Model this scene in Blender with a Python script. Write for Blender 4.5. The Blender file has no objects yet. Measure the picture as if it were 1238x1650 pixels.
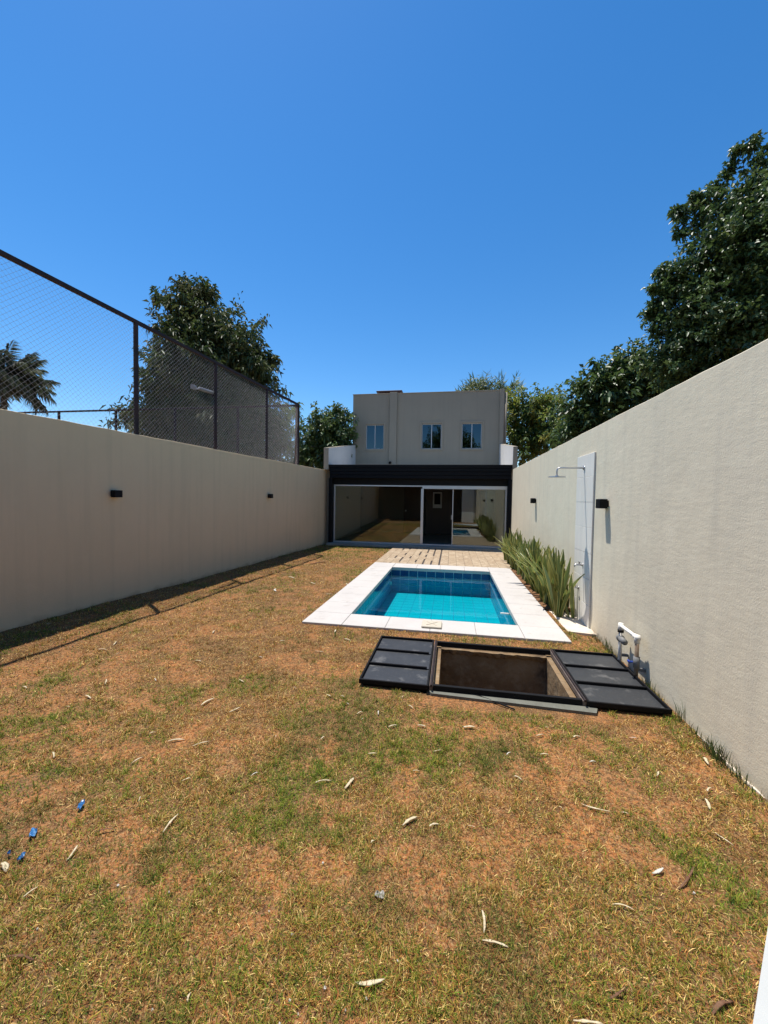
import bpy, bmesh, math, random
import numpy as np
from mathutils import Matrix, Vector

random.seed(7)
rng = np.random.default_rng(11)
S = bpy.context.scene
C = S.collection
rad = math.radians

# ------------------------------------------------------------------ camera
FPX, CX, CY, CAMH = 623.2, 619.0, 825.0, 1.6          # focal length in photo pixels, photo centre, eye height
CAM_R = np.array([[0.9849, 0.1724, 0.0167], [-0.0224, 0.0311, 0.9993], [-0.1717, 0.9845, -0.0342]])   # right, up, forward
cam_d = bpy.data.cameras.new('camera')
cam = bpy.data.objects.new('camera', cam_d)
C.objects.link(cam)
cam_d.sensor_fit = 'VERTICAL'
cam_d.sensor_height = 24.0
cam_d.lens = 24.0 * FPX / 1650.0
cam_d.clip_start = 0.05
cam_d.clip_end = 3000
r_, u_, f_ = [Vector(v).normalized() for v in CAM_R]
cam.matrix_world = Matrix(((r_.x, u_.x, -f_.x, 0), (r_.y, u_.y, -f_.y, 0), (r_.z, u_.z, -f_.z, CAMH), (0, 0, 0, 1)))
S.camera = cam

# ------------------------------------------------------------------ sky, sun, exposure
SUN_EL, SUN_AZ = 72.5, -53.0                            # azimuth from +Y towards +X
w = bpy.data.worlds.new('World')
S.world = w
w.use_nodes = True
nt = w.node_tree
sky = nt.nodes.new('ShaderNodeTexSky')
sky.sky_type = 'NISHITA'
sky.sun_disc = False
sky.sun_elevation = rad(SUN_EL)
sky.sun_rotation = rad(SUN_AZ)
sky.altitude = 100
sky.air_density = 1.0
sky.dust_density = 0.12
sky.ozone_density = 3.0
bg = nt.nodes['Background']
hs = nt.nodes.new('ShaderNodeHueSaturation')            # the phone's saturated rendering of a clear sky, the same all over
hs.inputs['Saturation'].default_value = 1.32
nt.links.new(sky.outputs[0], hs.inputs['Color'])
nt.links.new(hs.outputs[0], bg.inputs[0])
bg.inputs[1].default_value = 0.125
sl = bpy.data.lights.new('sun', 'SUN')
sl.energy = 5.0
sl.angle = rad(0.53)
sl.color = (1.0, 0.95, 0.88)
so = bpy.data.objects.new('sun', sl)
C.objects.link(so)
sd = Vector((math.sin(rad(SUN_AZ)) * math.cos(rad(SUN_EL)), math.cos(rad(SUN_AZ)) * math.cos(rad(SUN_EL)), math.sin(rad(SUN_EL))))
so.rotation_euler = sd.to_track_quat('Z', 'Y').to_euler()
so.location = sd * 40
S.view_settings.view_transform = 'Standard'
S.view_settings.look = 'None'
S.view_settings.gamma = 1
S.view_settings.exposure = 0.45
S.view_settings.use_curve_mapping = False

# ------------------------------------------------------------------ pixel rays (a pixel gives a direction, the surface gives the distance)
def ray(x, y): return np.array([(x - CX) / FPX, -(y - CY) / FPX, 1.0]) @ CAM_R
def on_ground(x, y, z=0.0):
    d = ray(x, y); t = (z - CAMH) / d[2]; return Vector((d[0] * t, d[1] * t, z))
def on_y(x, y, Y):
    d = ray(x, y); t = Y / d[1]; return Vector((d[0] * t, Y, CAMH + d[2] * t))
LW0, LWK = -5.374, 0.085          # left wall inner face  x = LW0 + LWK*y
RW0, RWK = 1.711, 0.005           # right wall inner face
def lwx(y): return LW0 + LWK * y
def rwx(y): return RW0 + RWK * y

# ------------------------------------------------------------------ materials
MATS = {}
def node(nt, t, **k):
    n = nt.nodes.new(t)
    for a, v in k.items(): setattr(n, a, v)
    return n
def mat(name, col, rough=0.7, metal=0.0, var=None, bump=None, spec=0.5, attr=None, streak=None, transl=0.0, splash=None):
    """var = [(scale, amount, colour)], mixes towards colour by noise; bump = [(scale, strength)]"""
    m = bpy.data.materials.new(name); m.use_nodes = True
    nt = m.node_tree; b = nt.nodes['Principled BSDF']
    b.inputs['Roughness'].default_value = rough
    b.inputs['Metallic'].default_value = metal
    b.inputs['Specular IOR Level'].default_value = spec
    geo = node(nt, 'ShaderNodeNewGeometry')
    if attr:
        a = node(nt, 'ShaderNodeVertexColor', layer_name=attr); cur = a.outputs[0]
    else:
        r = node(nt, 'ShaderNodeRGB'); r.outputs[0].default_value = (*col, 1); cur = r.outputs[0]
    for sc, lo, hi, amt, c2 in (var or []):
        n = node(nt, 'ShaderNodeTexNoise'); n.inputs['Scale'].default_value = sc; n.inputs['Detail'].default_value = 5
        n.inputs['Roughness'].default_value = 0.62
        nt.links.new(geo.outputs['Position'], n.inputs['Vector'])
        mr = node(nt, 'ShaderNodeMapRange'); mr.inputs[1].default_value = lo; mr.inputs[2].default_value = hi; mr.inputs[4].default_value = amt
        nt.links.new(n.outputs[0], mr.inputs[0])
        mx = node(nt, 'ShaderNodeMix', data_type='RGBA')
        nt.links.new(mr.outputs[0], mx.inputs[0]); nt.links.new(cur, mx.inputs[6]); mx.inputs[7].default_value = (*c2, 1); cur = mx.outputs[2]
    if streak:                                     # vertical rain streaks: noise squeezed in z
        sc, amt, c2 = streak
        mp = node(nt, 'ShaderNodeMapping'); mp.inputs['Scale'].default_value = (1, 1, 0.06)
        nt.links.new(geo.outputs['Position'], mp.inputs[0])
        n = node(nt, 'ShaderNodeTexNoise'); n.inputs['Scale'].default_value = sc; n.inputs['Detail'].default_value = 4
        nt.links.new(mp.outputs[0], n.inputs['Vector'])
        mr = node(nt, 'ShaderNodeMapRange'); mr.inputs[1].default_value = .48; mr.inputs[2].default_value = .72; mr.inputs[4].default_value = amt
        nt.links.new(n.outputs[0], mr.inputs[0])
        mx = node(nt, 'ShaderNodeMix', data_type='RGBA')
        nt.links.new(mr.outputs[0], mx.inputs[0]); nt.links.new(cur, mx.inputs[6]); mx.inputs[7].default_value = (*c2, 1); cur = mx.outputs[2]
    if splash:                                     # earth splashed up the foot of a wall, ragged by noise
        hgt, amt, c2 = splash
        sx = node(nt, 'ShaderNodeSeparateXYZ'); nt.links.new(geo.outputs['Position'], sx.inputs[0])
        n = node(nt, 'ShaderNodeTexNoise'); n.inputs['Scale'].default_value = 5; n.inputs['Detail'].default_value = 6
        nt.links.new(geo.outputs['Position'], n.inputs['Vector'])
        ma = node(nt, 'ShaderNodeMath', operation='MULTIPLY_ADD'); ma.inputs[1].default_value = -2.2 * hgt; nt.links.new(n.outputs[0], ma.inputs[0]); nt.links.new(sx.outputs[2], ma.inputs[2])
        mr = node(nt, 'ShaderNodeMapRange'); mr.inputs[1].default_value = -1.1 * hgt + hgt * .6; mr.inputs[2].default_value = -1.1 * hgt - hgt * .4; mr.inputs[4].default_value = amt
        nt.links.new(ma.outputs[0], mr.inputs[0])
        mx = node(nt, 'ShaderNodeMix', data_type='RGBA')
        nt.links.new(mr.outputs[0], mx.inputs[0]); nt.links.new(cur, mx.inputs[6]); mx.inputs[7].default_value = (*c2, 1); cur = mx.outputs[2]
    nt.links.new(cur, b.inputs['Base Color'])
    prev = None
    for sc, st, dist, *stretch in (bump or []):
        n = node(nt, 'ShaderNodeTexNoise'); n.inputs['Scale'].default_value = sc; n.inputs['Detail'].default_value = 4
        src = geo.outputs['Position']
        if stretch:
            mp = node(nt, 'ShaderNodeMapping'); mp.inputs['Scale'].default_value = stretch[0]; nt.links.new(src, mp.inputs[0]); src = mp.outputs[0]
        nt.links.new(src, n.inputs['Vector'])
        bp = node(nt, 'ShaderNodeBump'); bp.inputs['Strength'].default_value = st; bp.inputs['Distance'].default_value = dist
        nt.links.new(n.outputs[0], bp.inputs['Height'])
        if prev: nt.links.new(prev, bp.inputs['Normal'])
        prev = bp.outputs[0]
    if prev: nt.links.new(prev, b.inputs['Normal'])
    if transl > 0:
        t = node(nt, 'ShaderNodeBsdfTranslucent'); ms = node(nt, 'ShaderNodeMixShader'); ms.inputs[0].default_value = transl
        nt.links.new(cur, t.inputs[0]); nt.links.new(b.outputs[0], ms.inputs[1]); nt.links.new(t.outputs[0], ms.inputs[2])
        nt.links.new(ms.outputs[0], nt.nodes['Material Output'].inputs[0])
    MATS[name] = m
    return m
def sheet_mat(name, tint, refl, ior=1.5, rough=0.0, bump=None, gcol=(1, 1, 1)):
    """clear sheet (window glass, water surface): tinted see-through plus Fresnel reflection"""
    m = bpy.data.materials.new(name); m.use_nodes = True
    nt = m.node_tree; nt.nodes.remove(nt.nodes['Principled BSDF'])
    t = node(nt, 'ShaderNodeBsdfTransparent'); t.inputs[0].default_value = (*tint, 1)
    g = node(nt, 'ShaderNodeBsdfGlossy'); g.inputs['Roughness'].default_value = rough; g.inputs[0].default_value = (*gcol, 1)
    fr = node(nt, 'ShaderNodeFresnel'); fr.inputs[0].default_value = ior
    mr = node(nt, 'ShaderNodeMapRange'); mr.inputs[3].default_value = refl
    nt.links.new(fr.outputs[0], mr.inputs[0])
    ms = node(nt, 'ShaderNodeMixShader')
    nt.links.new(mr.outputs[0], ms.inputs[0]); nt.links.new(t.outputs[0], ms.inputs[1]); nt.links.new(g.outputs[0], ms.inputs[2])
    nt.links.new(ms.outputs[0], nt.nodes['Material Output'].inputs[0])
    if bump:
        geo = node(nt, 'ShaderNodeNewGeometry'); n = node(nt, 'ShaderNodeTexNoise'); n.inputs['Scale'].default_value = bump[0]
        nt.links.new(geo.outputs['Position'], n.inputs['Vector'])
        bp = node(nt, 'ShaderNodeBump'); bp.inputs['Strength'].default_value = bump[1]; bp.inputs['Distance'].default_value = 0.02
        nt.links.new(n.outputs[0], bp.inputs['Height'])
        nt.links.new(bp.outputs[0], g.inputs['Normal']); nt.links.new(bp.outputs[0], fr.inputs['Normal'])
    MATS[name] = m
    return m

mat('soil', (1, 1, 1), 0.95, attr='col', var=[(1.3, .42, .62, .4, (.17, .085, .04)), (9, .46, .64, .55, (.32, .16, .07)), (42, .42, .58, .8, (.06, .034, .017)), (120, .48, .64, .7, (.40, .26, .12)), (1.9, .58, .68, .4, (.08, .06, .04))],
    bump=[(14, .8, .03), (60, 1.0, .015), (200, .7, .005)], spec=.1)
mat('bed_soil', (.22, .11, .055), .95, var=[(9, .46, .64, .6, (.32, .17, .08)), (40, .42, .58, .8, (.06, .035, .018))], bump=[(40, .8, .015)], spec=.1)
mat('grass', (1, 1, 1), 0.7, attr='col', spec=.2, transl=.25)
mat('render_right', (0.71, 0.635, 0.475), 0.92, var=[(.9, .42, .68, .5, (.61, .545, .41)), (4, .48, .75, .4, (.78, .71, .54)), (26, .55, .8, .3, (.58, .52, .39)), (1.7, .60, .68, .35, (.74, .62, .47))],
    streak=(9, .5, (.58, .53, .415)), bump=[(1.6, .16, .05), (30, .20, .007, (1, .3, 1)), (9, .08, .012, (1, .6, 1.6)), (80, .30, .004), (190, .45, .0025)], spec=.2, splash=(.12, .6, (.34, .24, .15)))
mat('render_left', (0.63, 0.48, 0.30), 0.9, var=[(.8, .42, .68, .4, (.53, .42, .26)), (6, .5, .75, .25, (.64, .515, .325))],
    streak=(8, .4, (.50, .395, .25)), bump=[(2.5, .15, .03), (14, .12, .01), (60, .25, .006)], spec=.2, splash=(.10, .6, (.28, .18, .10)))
mat('house_paint', (0.33, 0.285, 0.215), 0.85, var=[(1.1, .42, .7, .4, (.285, .25, .19))], streak=(6, .4, (.265, .235, .185)), bump=[(60, .2, .005)], spec=.25)
mat('interior_white', (0.72, 0.70, 0.64), 0.8)
mat('parapet_white', (0.62, 0.60, 0.56), 0.85, var=[(3, .45, .7, .4, (.50, .48, .45))], bump=[(50, .2, .005)], spec=.2)
mat('black_metal', (0.008, 0.008, 0.009), 0.65, var=[(9, .5, .8, .4, (.016, .016, .016))], spec=.12)
mat('black_paint', (0.008, 0.008, 0.008), 0.6, spec=.15)
mat('lid_paint', (0.024, 0.026, 0.029), 0.5, var=[(2.6, .5, .72, .55, (.048, .050, .052)), (5.5, .57, .70, .6, (.17, .165, .155)), (60, .55, .7, .25, (.12, .115, .11)), (40, .55, .8, .25, (.015, .015, .016))], bump=[(40, .1, .002)], spec=.45)
mat('aluminium', (0.62, 0.62, 0.61), 0.35, metal=.55, var=[(20, .5, .8, .3, (.5, .5, .5))])
mat('white_frame', (0.55, 0.55, 0.54), 0.45)
mat('lamp_grey', (0.22, 0.22, 0.22), .4)
mat('chrome', (0.50, 0.49, 0.48), 0.3, metal=.8)
mat('rust_steel', (0.022, 0.016, 0.017), 0.7, var=[(6, .45, .7, .6, (.065, .03, .02))], bump=[(50, .3, .003)], spec=.3)
mat('rust_post', (0.13, 0.05, 0.028), 0.8, var=[(9, .45, .7, .6, (.05, .028, .02))], spec=.2)
mat('galvanised', (0.36, 0.37, 0.38), 0.45, metal=.6)
mat('coping', (0.475, 0.445, 0.41), 0.8, var=[(2.2, .42, .7, .55, (.40, .37, .34)), (30, .5, .75, .35, (.36, .335, .30)), (5, .60, .72, .6, (.31, .265, .22))], bump=[(70, .2, .003)], spec=.25)
mat('grout', (0.60, 0.60, 0.57), 0.9)
mat('pool_grout', (0.50, 0.62, 0.66), 0.8)
mat('tile_navy', (0.006, 0.045, 0.14), 0.15, var=[(9, .4, .7, .5, (.008, .07, .2))], spec=.5)
mat('tile_blue', (0.005, 0.38, 0.41), 0.3, var=[(5, .4, .7, .5, (.008, .46, .47))], spec=.3)
mat('tile_mid', (0.015, 0.24, 0.40), 0.25, var=[(5, .4, .7, .5, (.02, .30, .46))], spec=.4)
mat('floor_grout', (0.02, 0.24, 0.33), .8)
mat('travertine', (0.32, 0.24, 0.16), 0.8, var=[(6, .42, .66, .6, (.25, .175, .11)), (14, .46, .58, .8, (.44, .35, .24))], bump=[(40, .3, .004)], spec=.25)
mat('travertine_b', (0.28, 0.20, 0.13), 0.8, var=[(7, .42, .66, .6, (.35, .27, .18)), (15, .46, .58, .7, (.41, .32, .21))], bump=[(40, .3, .004)], spec=.25)
mat('dark_inlay', (0.035, 0.026, 0.022), 0.8)
mat('concrete', (0.30, 0.285, 0.25), 0.92, var=[(2.2, .42, .66, .6, (.20, .185, .155)), (18, .48, .74, .45, (.36, .34, .31))], bump=[(30, .5, .01), (140, .4, .004)], spec=.2)
mat('sill_concrete', (0.15, 0.152, 0.125), 0.9, var=[(4, .42, .66, .6, (.10, .098, .08)), (40, .5, .75, .3, (.22, .21, .18))], bump=[(60, .4, .005)], spec=.2)
mat('hinge_steel', (0.15, 0.115, 0.095), 0.7, var=[(14, .45, .65, .7, (.06, .04, .03))])
mat('pit_concrete', (0.23, 0.155, 0.085), 0.95, var=[(1.6, .42, .62, .75, (.13, .08, .042)), (9, .46, .7, .6, (.30, .235, .155)), (3, .54, .66, .8, (.06, .042, .028))], bump=[(20, .6, .015), (90, .4, .006)], spec=.15)
mat('pad_concrete', (0.60, 0.53, 0.44), 0.9, var=[(5, .42, .66, .5, (.48, .36, .26))], bump=[(60, .3, .005)], spec=.2)
mat('shower_tile', (0.78, 0.75, 0.67), 0.5, var=[(3, .42, .7, .4, (.70, .675, .61))], streak=(30, .45, (.66, .64, .59)), spec=.3)
mat('pvc_white', (0.74, 0.71, 0.64), 0.65, var=[(20, .5, .8, .4, (.6, .55, .46))])
mat('pvc_grey', (0.17, 0.17, 0.165), 0.7)
mat('pvc_brown', (0.20, 0.14, 0.09), 0.6, var=[(20, .5, .8, .5, (.35, .28, .2))])
mat('blue_plastic', (0.015, 0.05, 0.30), 0.4)
mat('scrap_blue', (0.03, 0.16, 0.40), 0.35, var=[(60, .5, .7, .6, (.25, .5, .75))], transl=.2)
mat('pod', (0.50, 0.42, 0.27), 0.75, var=[(30, .45, .7, .6, (.42, .31, .18)), (70, .5, .7, .5, (.68, .60, .46))], spec=.25)
mat('bark', (0.12, 0.06, 0.035), 0.9, var=[(30, .45, .7, .6, (.22, .13, .08))], spec=.15)
mat('chip', (0.50, 0.47, 0.40), 0.8, spec=.2)
mat('trunk', (0.10, 0.075, 0.055), 0.95, var=[(8, .42, .68, .7, (.17, .14, .11))], bump=[(24, .8, .02)], spec=.15)
mat('palm_trunk', (0.15, 0.12, 0.09), 0.95, var=[(9, .42, .68, .7, (.09, .07, .05))], bump=[(14, .8, .03)], spec=.15)
mat('leaf_glossy', (1, 1, 1), 0.45, attr='col', spec=.45, transl=.28)
mat('leaf_soft', (1, 1, 1), 0.5, attr='col', spec=.4, transl=.42)
mat('leaf_mango', (1, 1, 1), 0.55, attr='col', spec=.35, transl=.25)
mat('snake_leaf', (1, 1, 1), 0.42, attr='col', spec=.45, transl=.28)
mat('weed', (0.10, 0.16, 0.04), 0.7, var=[(14, .48, .6, .85, (.15, .11, .07))], transl=.2)
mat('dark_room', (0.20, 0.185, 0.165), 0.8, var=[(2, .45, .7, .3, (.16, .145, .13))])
mat('dark_wood', (0.045, 0.022, 0.012), 0.45, streak=(10, .5, (.02, .010, .006)))
mat('room_floor', (0.24, 0.21, 0.17), 0.35)
mat('roof_metal', (0.32, 0.32, 0.32), 0.5)
mat('roof_cap', (0.045, 0.018, 0.014), 0.6, var=[(5, .4, .7, .5, (.08, .035, .025))])
mat('white_wall', (0.74, 0.76, 0.75), 0.8, var=[(5, .42, .7, .3, (.66, .69, .69))], bump=[(60, .2, .004)], spec=.25)
mat('step_white', (0.40, 0.415, 0.41), .8, var=[(5, .42, .7, .4, (.34, .355, .35))], bump=[(60, .2, .004)], spec=.25)
mat('beige_plastic', (0.50, 0.44, 0.34), 0.55, var=[(40, .45, .7, .5, (.38, .32, .23))])
sheet_mat('door_glass', (0.80, 0.83, 0.79), 0.07, ior=1.5, gcol=(.85, .88, .84))
sheet_mat('window_glass', (0.30, 0.36, 0.40), 0.05, ior=1.5, gcol=(.7, .9, 1))
sheet_mat('water', (0.50, 0.90, 0.97), 0.0, ior=1.33, bump=(3.2, .06))

# ------------------------------------------------------------------ mesh helpers
def woff(o):
    v = Vector((0, 0, 0))
    while o is not None: v = v + o.location; o = o.parent
    return v
class MB:
    def __init__(self): self.v = []; self.f = []
    def add(self, vs, fs):
        o = len(self.v); self.v += [tuple(p) for p in vs]; self.f += [tuple(i + o for i in f) for f in fs]; return self
    def box(self, x0, x1, y0, y1, z0, z1, b=0.0):
        lo, hi = (x0, y0, z0), (x1, y1, z1)
        if b <= 0:
            vs = [((x0, x1)[i & 1], (y0, y1)[i >> 1 & 1], (z0, z1)[i >> 2 & 1]) for i in range(8)]
            return self.add(vs, [(0, 2, 3, 1), (4, 5, 7, 6), (0, 1, 5, 4), (2, 6, 7, 3), (0, 4, 6, 2), (1, 3, 7, 5)])
        vs = []; idx = {}
        for s in range(8):
            sg = [(s >> k) & 1 for k in range(3)]
            for a in range(3):
                p = [0, 0, 0]
                for k in range(3):
                    full = (lo, hi)[sg[k]][k]
                    p[k] = full if k == a else full + (b if sg[k] == 0 else -b)
                idx[(s, a)] = len(vs); vs.append(p)
        fs = []
        for a in range(3):
            u, v = (a + 1) % 3, (a + 2) % 3
            for sa in (0, 1):
                q = [(sa << a) | (i << u) | (j << v) for i, j in ((0, 0), (1, 0), (1, 1), (0, 1))]
                fs.append(tuple(idx[(s, a)] for s in q))
            for su in (0, 1):
                for sv in (0, 1):
                    s0 = (su << u) | (sv << v); s1 = s0 | (1 << a)
                    fs.append((idx[(s0, u)], idx[(s1, u)], idx[(s1, v)], idx[(s0, v)]))
        for s in range(8): fs.append((idx[(s, 0)], idx[(s, 1)], idx[(s, 2)]))
        return self.add(vs, fs)
    def prism(self, poly, axis, a0, a1):
        """poly: list of (p,q) in the two other axes, extruded along axis from a0 to a1"""
        n = len(poly); vs = []
        for a in (a0, a1):
            for p, q in poly:
                vs.append({'x': (a, p, q), 'y': (p, a, q), 'z': (p, q, a)}[axis])
        fs = [tuple(range(n)), tuple(range(2 * n - 1, n - 1, -1))] + [(i, (i + 1) % n, n + (i + 1) % n, n + i) for i in range(n)]
        return self.add(vs, fs)
    def tube(self, pts, radii, n=8, cap=True, squash=None):
        pts = [Vector(p) for p in pts]; k = len(pts)
        if not hasattr(radii, '__len__'): radii = [radii] * k
        vs = []; up0 = Vector((0, 0, 1))
        nrm = None
        for i in range(k):
            t = (pts[min(i + 1, k - 1)] - pts[max(i - 1, 0)]).normalized()
            if nrm is None: nrm = t.cross(up0 if abs(t.z) < .9 else Vector((1, 0, 0))).normalized()
            else: nrm = (nrm - t * nrm.dot(t)).normalized()
            b = t.cross(nrm)
            for j in range(n):
                a = 2 * math.pi * j / n
                sq = squash or 1.0
                vs.append(pts[i] + nrm * (math.cos(a) * radii[i]) + b * (math.sin(a) * radii[i] * sq))
        fs = [(i * n + j, i * n + (j + 1) % n, (i + 1) * n + (j + 1) % n, (i + 1) * n + j) for i in range(k - 1) for j in range(n)]
        if cap: fs += [tuple(range(n - 1, -1, -1)), tuple(range((k - 1) * n, k * n))]
        return self.add(vs, fs)
    def build(self, name, m, parent=None, smooth=False, base=None):
        me = bpy.data.meshes.new(name)
        off = woff(parent) if parent is not None and base is None else Vector(base or (0, 0, 0))
        me.from_pydata([(p[0] - off.x, p[1] - off.y, p[2] - off.z) for p in self.v], [], self.f)
        bm = bmesh.new(); bm.from_mesh(me); bmesh.ops.recalc_face_normals(bm, faces=bm.faces); bm.to_mesh(me); bm.free()
        if smooth:
            for p in me.polygons: p.use_smooth = True
        me.materials.append(MATS[m])
        o = bpy.data.objects.new(name, me); C.objects.link(o)
        if parent is not None: o.parent = parent
        else: o.location = off
        return o

def wall_holes(mb, u0, u1, z0, z1, y0, y1, holes):
    """wall in the xz plane between depth y0 (front) and y1, rectangular holes (u0,u1,z0,z1) with reveals"""
    us = sorted({u0, u1, *[h[0] for h in holes], *[h[1] for h in holes]})
    zs = sorted({z0, z1, *[h[2] for h in holes], *[h[3] for h in holes]})
    def hole(u, z): return any(h[0] < u < h[1] and h[2] < z < h[3] for h in holes)
    for i in range(len(us) - 1):
        for j in range(len(zs) - 1):
            a, b, c, d = us[i], us[i + 1], zs[j], zs[j + 1]
            if hole((a + b) / 2, (c + d) / 2): continue
            for y in (y0, y1): mb.add([(a, y, c), (b, y, c), (b, y, d), (a, y, d)], [(0, 1, 2, 3)])
    for a, b, c, d in list(holes) + [(u0, u1, z0, z1)]:
        mb.add([(a, y0, c), (b, y0, c), (b, y0, d), (a, y0, d), (a, y1, c), (b, y1, c), (b, y1, d), (a, y1, d)],
               [(0, 1, 5, 4), (1, 2, 6, 5), (2, 3, 7, 6), (3, 0, 4, 7)])
    return mb

def tag(o, label=None, cat=None, group=None, kind=None):
    if label: o['label'] = label
    if cat: o['category'] = cat
    if group: o['group'] = group
    if kind: o['kind'] = kind
    return o
def thing(name, label, cat, loc=(0, 0, 0), group=None):
    o = bpy.data.objects.new(name, None); C.objects.link(o)
    o.empty_display_size = .2; o.location = loc
    return tag(o, label, cat, group)
def piece(name, me, parent, loc, rot=None, scale=None):
    """one more object on shared mesh data; loc in world"""
    o = bpy.data.objects.new(name, me); C.objects.link(o); o.parent = parent
    off = woff(parent)
    o.location = Vector(loc) - off
    if rot is not None: o.rotation_euler = rot
    if scale is not None: o.scale = scale
    return o
def shared(mb, name, m, smooth=False):
    o = mb.build(name, m, smooth=smooth); me = o.data; bpy.data.objects.remove(o); return me
def np_mesh(name, V, F, m, parent=None, col=None, smooth=False):
    """V (n,3), F (k,3 or 4) numpy; col (n,3)"""
    me = bpy.data.meshes.new(name)
    n, k, q = len(V), len(F), F.shape[1]
    off = np.array(woff(parent))
    me.vertices.add(n); me.vertices.foreach_set('co', (V - off).astype(np.float32).ravel())
    me.loops.add(k * q); me.loops.foreach_set('vertex_index', F.astype(np.int32).ravel())
    me.polygons.add(k); me.polygons.foreach_set('loop_start', np.arange(0, k * q, q, dtype=np.int32))
    me.update(calc_edges=True)
    if smooth: me.polygons.foreach_set('use_smooth', np.ones(k, dtype=bool))
    if col is not None:
        a = me.color_attributes.new('col', 'FLOAT_COLOR', 'POINT')
        a.data.foreach_set('color', np.concatenate([col, np.ones((n, 1))], 1).astype(np.float32).ravel())
    me.materials.append(MATS[m])
    o = bpy.data.objects.new(name, me); C.objects.link(o)
    if parent is not None: o.parent = parent
    return o

def vnoise(x, y, scale, seed):
    """smooth value noise 0..1"""
    g = np.random.default_rng(seed).random((256, 256))
    x = np.asarray(x) * scale + 100.3; y = np.asarray(y) * scale + 100.7
    xi = np.floor(x).astype(int); yi = np.floor(y).astype(int); fx = x - xi; fy = y - yi
    fx = fx * fx * (3 - 2 * fx); fy = fy * fy * (3 - 2 * fy)
    a = g[xi % 256, yi % 256]; b = g[(xi + 1) % 256, yi % 256]; c = g[xi % 256, (yi + 1) % 256]; d = g[(xi + 1) % 256, (yi + 1) % 256]
    return (a * (1 - fx) + b * fx) * (1 - fy) + (c * (1 - fx) + d * fx) * fy
def fbm(x, y, scale, seed): return (vnoise(x, y, scale, seed) * .55 + vnoise(x, y, scale * 2.1, seed + 1) * .3 + vnoise(x, y, scale * 4.3, seed + 2) * .15)

# ------------------------------------------------------------------ measured layout
COP = (-1.80, 1.34, 4.51, 9.15); POOL = (-1.31, 0.87, 4.94, 8.64); ZC = 0.06
PIT = (-0.12, 1.035, 3.18, 4.20)
DECK = (-1.83, 1.735, 9.15, 12.30)
YF, YH = 12.62, 16.3                       # fascia plane, upper storey plane
HX0, HX1 = -4.30, 1.985                    # house outer sides

def lawn_z(x, y):
    z = (fbm(x, y, 1.1, 5) - .5) * .05 + (fbm(x, y, 5, 8) - .5) * .018
    def fade(x0, x1, y0, y1, r=.5):
        dx = np.maximum(np.maximum(x0 - x, x - x1), 0); dy = np.maximum(np.maximum(y0 - y, y - y1), 0)
        return np.clip(np.hypot(dx, dy) / r, 0, 1)
    m = fade(COP[0], COP[1], COP[2], COP[3]) * fade(-.80, 1.75, 3.0, 4.3, .35) * fade(-2, 2, 9, 13, .5) * fade(-5, 3, 12, 40, .5)
    m = m * np.clip((14 - np.hypot(x, y - 6)) / 4, 0, 1) * fade(.8, 1.8, 0, 1.7, .3)
    dx = np.maximum(np.maximum(COP[0] - x, x - COP[1]), 0); dy = np.maximum(np.maximum(COP[2] - y, y - COP[3]), 0)
    return z * m - 0.006 * m + .034 * np.clip(1 - np.hypot(dx, dy) / .27, 0, 1)

def grass_cover(x, y):
    med = fbm(x, y, 1.5, 31); fine = fbm(x, y, 6, 41)
    return np.clip((med * .34 + fine * .66 - .365) / .14, .16, 1)
# ground: one sheet to the horizon with real openings for the pool and the pump pit
def ground():
    def breaks(far, near0, near1, step, extra):
        s = set(np.round(np.arange(near0, near1 + 1e-6, step), 4)) | set(far) | set(extra)
        s = sorted(s); out = [s[0]]
        ex = set(extra)
        for a in s[1:]:
            if a - out[-1] < .02:
                if a in ex: out[-1] = a
            else: out.append(a)
        return np.array(out)
    hx = [POOL[0] - .1, POOL[1] + .1, PIT[0] - .05, PIT[1] + .05]; hy = [POOL[2] - .1, POOL[3] + .1, PIT[2] - .05, PIT[3] + .05]
    xs = breaks([-1200, -400, -120, -40, -20, -12, -8, 5, 9, 14, 40, 120, 400, 1200], -5.4, 2.2, .05, hx)
    ys = breaks([-1200, -400, -100, -40, -15, -5, 14, 16, 20, 40, 120, 400, 1500], -2, 13, .05, hy)
    X, Y = np.meshgrid(xs, ys, indexing='ij')
    Z = lawn_z(X, Y)
    V = np.stack([X, Y, Z], -1).reshape(-1, 3); ny = len(ys)
    F = []
    for i in range(len(xs) - 1):
        for j in range(ny - 1):
            cx, cy = (xs[i] + xs[i + 1]) / 2, (ys[j] + ys[j + 1]) / 2
            if hx[0] < cx < hx[1] and hy[0] < cy < hy[1]: continue
            if hx[2] < cx < hx[3] and hy[2] < cy < hy[3]: continue
            F.append((i * ny + j, (i + 1) * ny + j, (i + 1) * ny + j + 1, i * ny + j + 1))
    bare = 1 - grass_cover(V[:, 0], V[:, 1])[:, None]
    col = np.array((.13, .062, .022)) * (1 - bare) + np.array((.42, .155, .048)) * bare
    tag(np_mesh('ground', V, np.array(F), 'soil', None, col, smooth=True), kind='structure')
ground()

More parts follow.
